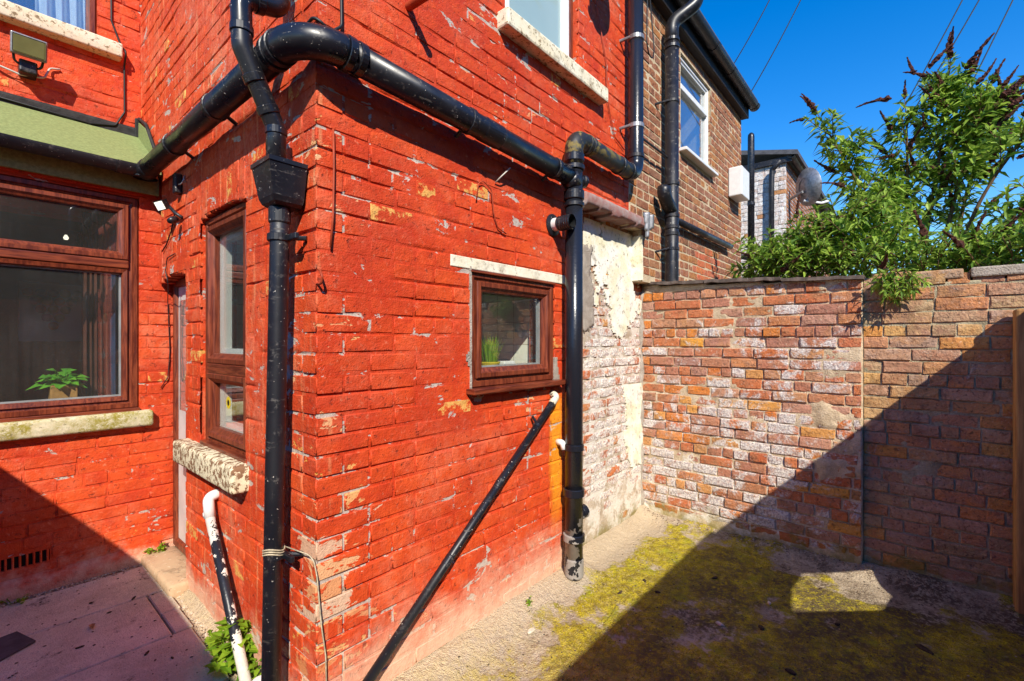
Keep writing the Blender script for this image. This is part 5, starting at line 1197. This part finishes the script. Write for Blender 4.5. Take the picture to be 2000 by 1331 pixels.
for p, d in [((4.80, -.10, 3.62), (0, -.5, .6)), ((4.8, -.36, 3.40), (0, -.6, .55)), ((4.8, -.48, 3.26), (0, -.7, .6)), ((4.8, -.52, 3.18), (0, -.75, .5)), ((4.7, .70, 3.44), (0, .9, .25)), ((4.7, .62, 3.45), (0, .3, .9)), ((4.8, .12, 3.46), (0, .8, .25)), ((4.8, .10, 3.0), (0, .9, .05)), ((4.7, -.42, 2.78), (-.2, -.5, .8)), ((4.7, -.55, 2.78), (0, -.8, .4)), ((3.9, .15, 2.0), (-.6, -.3, .4)), ((4.1, .3, 2.12), (-.5, .4, .5)), ((4.0, .75, 2.05), (-.4, -.6, .3)), ((4.8, -.02, 3.60), (0, .35, .9)), ((4.8, -.6, 3.05), (0, -.8, .6))]:
    SPK.append((Vector(p), Vector(d).normalized()))
for p, d in SPK:
    o = bpy.data.objects.new('flower_spike', rb.choice(spm)); col.objects.link(o); o.parent = bush; o.location = p - WORLD[bush.name]
    q = d.to_track_quat('Z', 'X'); q = q @ Quaternion((0, 0, 1), rb.uniform(0, 6.28)); o.rotation_euler = q.to_euler(); s_ = rb.uniform(.7, 1.5); o.scale = (s_ ** .5, s_ ** .5, s_)

# ================================================================== far things
far = thing('far_house', (10.5, 2.4, 0), 'house with white painted gable brick and brown brick side under a dark eaves edge', 'house')
FG = Fr((9.48, 0, 0), (0, -1, 0), (-1, 0, 0)); FH = Fr((0, 1.70, 0), (1, 0, 0), (0, -1, 0))
wg = obj('wall', core(FG, -6, -1.705, -.05, 4.78, -5, -.012), m_white_m, far)
bG = Bricks(m_white_b, L=.225, h=.070, bev=.004, rough=.002, seed=20)
bG.build(FG, lay(-3.2, -1.703, 2.2, 4.76, .0785, .225, .005, (), 4, 0, .002, .006), wg, 0)
bH = Bricks(m_bN, L=.222, h=.066, bev=.004, rough=.0016, seed=21); wh = obj('wall', core(FH, 9.49, 15.5, -.05, 4.78, -.3, -.012), m_mN, far)
bH.build(FH, lay(9.56, 15.4, 2.2, 4.76, .0785, .222, .012, (), 4, 0, .002, .006), wh, 0)
obj('roof', ([(9.38, 1.5, 4.78), (15.6, 1.5, 4.78), (15.6, 5.5, 5.75), (9.38, 5.5, 5.75), (9.38, 1.5, 4.86), (15.6, 1.5, 4.86), (15.6, 5.5, 5.83), (9.38, 5.5, 5.83)], [(3, 2, 1, 0), (4, 5, 6, 7), (0, 1, 5, 4), (1, 2, 6, 5), (2, 3, 7, 6), (3, 0, 4, 7)]), m_slate, far)
obj('gutter', half_gutter(9.40, 15.5, 1.60, 4.80, .06), m_blk2, far); obj('barge_board', bbox(FG, -3.5, -1.60, 4.70, 4.80, .01, .05, .004), m_blk2, far)
dq = obj('downpipe', tube(fillet([(9.34, 1.75, 4.72), (9.40, 1.90, 4.60), (9.40, 1.908, 4.4), (9.40, 1.908, 2.0)], .06), .045, 14), m_blk2, far, smooth=True)
vp = thing('vent_pipe', (9.0, 2.15, 2.9), 'tall black vent pipe with rounded top in front of the white gable', 'pipe')
obj('pipe', tube([(9.0, 2.15, 2.6), (9.0, 2.15, 5.12), (9.0, 2.15, 5.17), (9.0, 2.15, 5.20)], [.055, .055, .05, .025], 18), m_blk, vp, smooth=True); obj('collar', collar((9.0, 2.15, 3.95), (0, 0, 1), .062, .06), m_blk, vp)
obj('branch', tube(fillet([(9.0, 2.15, 3.00), (9.0, 2.35, 3.06), (9.0, 2.6, 3.08)], .06), .06, 14), m_blk2, vp, smooth=True)
d2_ = thing('satellite_dish', (9.9, 1.45, 4.0), 'grey satellite dish on the brown side of the far house', 'dish')
obj('reflector', dish((9.55, 1.42, 4.22), (.72, -.66, .15), .30), m_metal, d2_, smooth=True); obj('arm', tube(fillet([(9.58, 1.44, 4.0), (9.75, 1.2, 3.95), (9.95, 1.1, 4.02)], .05), .02, 8), m_wht, d2_)
obj('bracket', tube([(9.55, 1.45, 4.15), (9.75, 1.70, 4.1)], .025, 8), m_metal, d2_)
bx_ = solo('alarm_box', (lambda: bbox(FA, 6.02, 6.36, 3.28, 3.63, .005, .16, .012))(), m_wht, 'cream white box fixed near the end of the brown brick house', 'box')
WL = [((9, 7.0, 6.5), (12, 1.9, 9.4), 'thin overhead wire rising from behind the neighbouring roof'), ((9, 5.2, 6.0), (12, 1.6, 9.3), 'second thin overhead wire above the neighbouring roof')]
for i, (a, b, lab) in enumerate([((12, 3.90, 7.43), (12, 2.478, 9.38), 'fainter overhead wire above the neighbouring gutter end'), ((12, 3.25, 6.85), (12, 1.60, 9.58), 'overhead wire meeting the far end of the neighbouring gutter'),
                                 ((12, 1.40, 3.70), (12, -.88, 8.2), 'overhead wire passing behind the bush top'), ((12, 1.30, 3.7), (12, -1.15, 8.17), 'overhead wire just beside the one behind the bush top'), ((12, .6, 3.0), (12, -1.62, 8.2), 'overhead wire crossing the sky above the bush')]):
    a = Vector(a); b = Vector(b); pts = [a.lerp(b, k / 12) - Vector((0, 0, .12 * 4 * (k / 12) * (1 - k / 12))) for k in range(13)]
    solo('overhead_wire', tube(pts, .011, 6), m_wire, lab, 'wire')
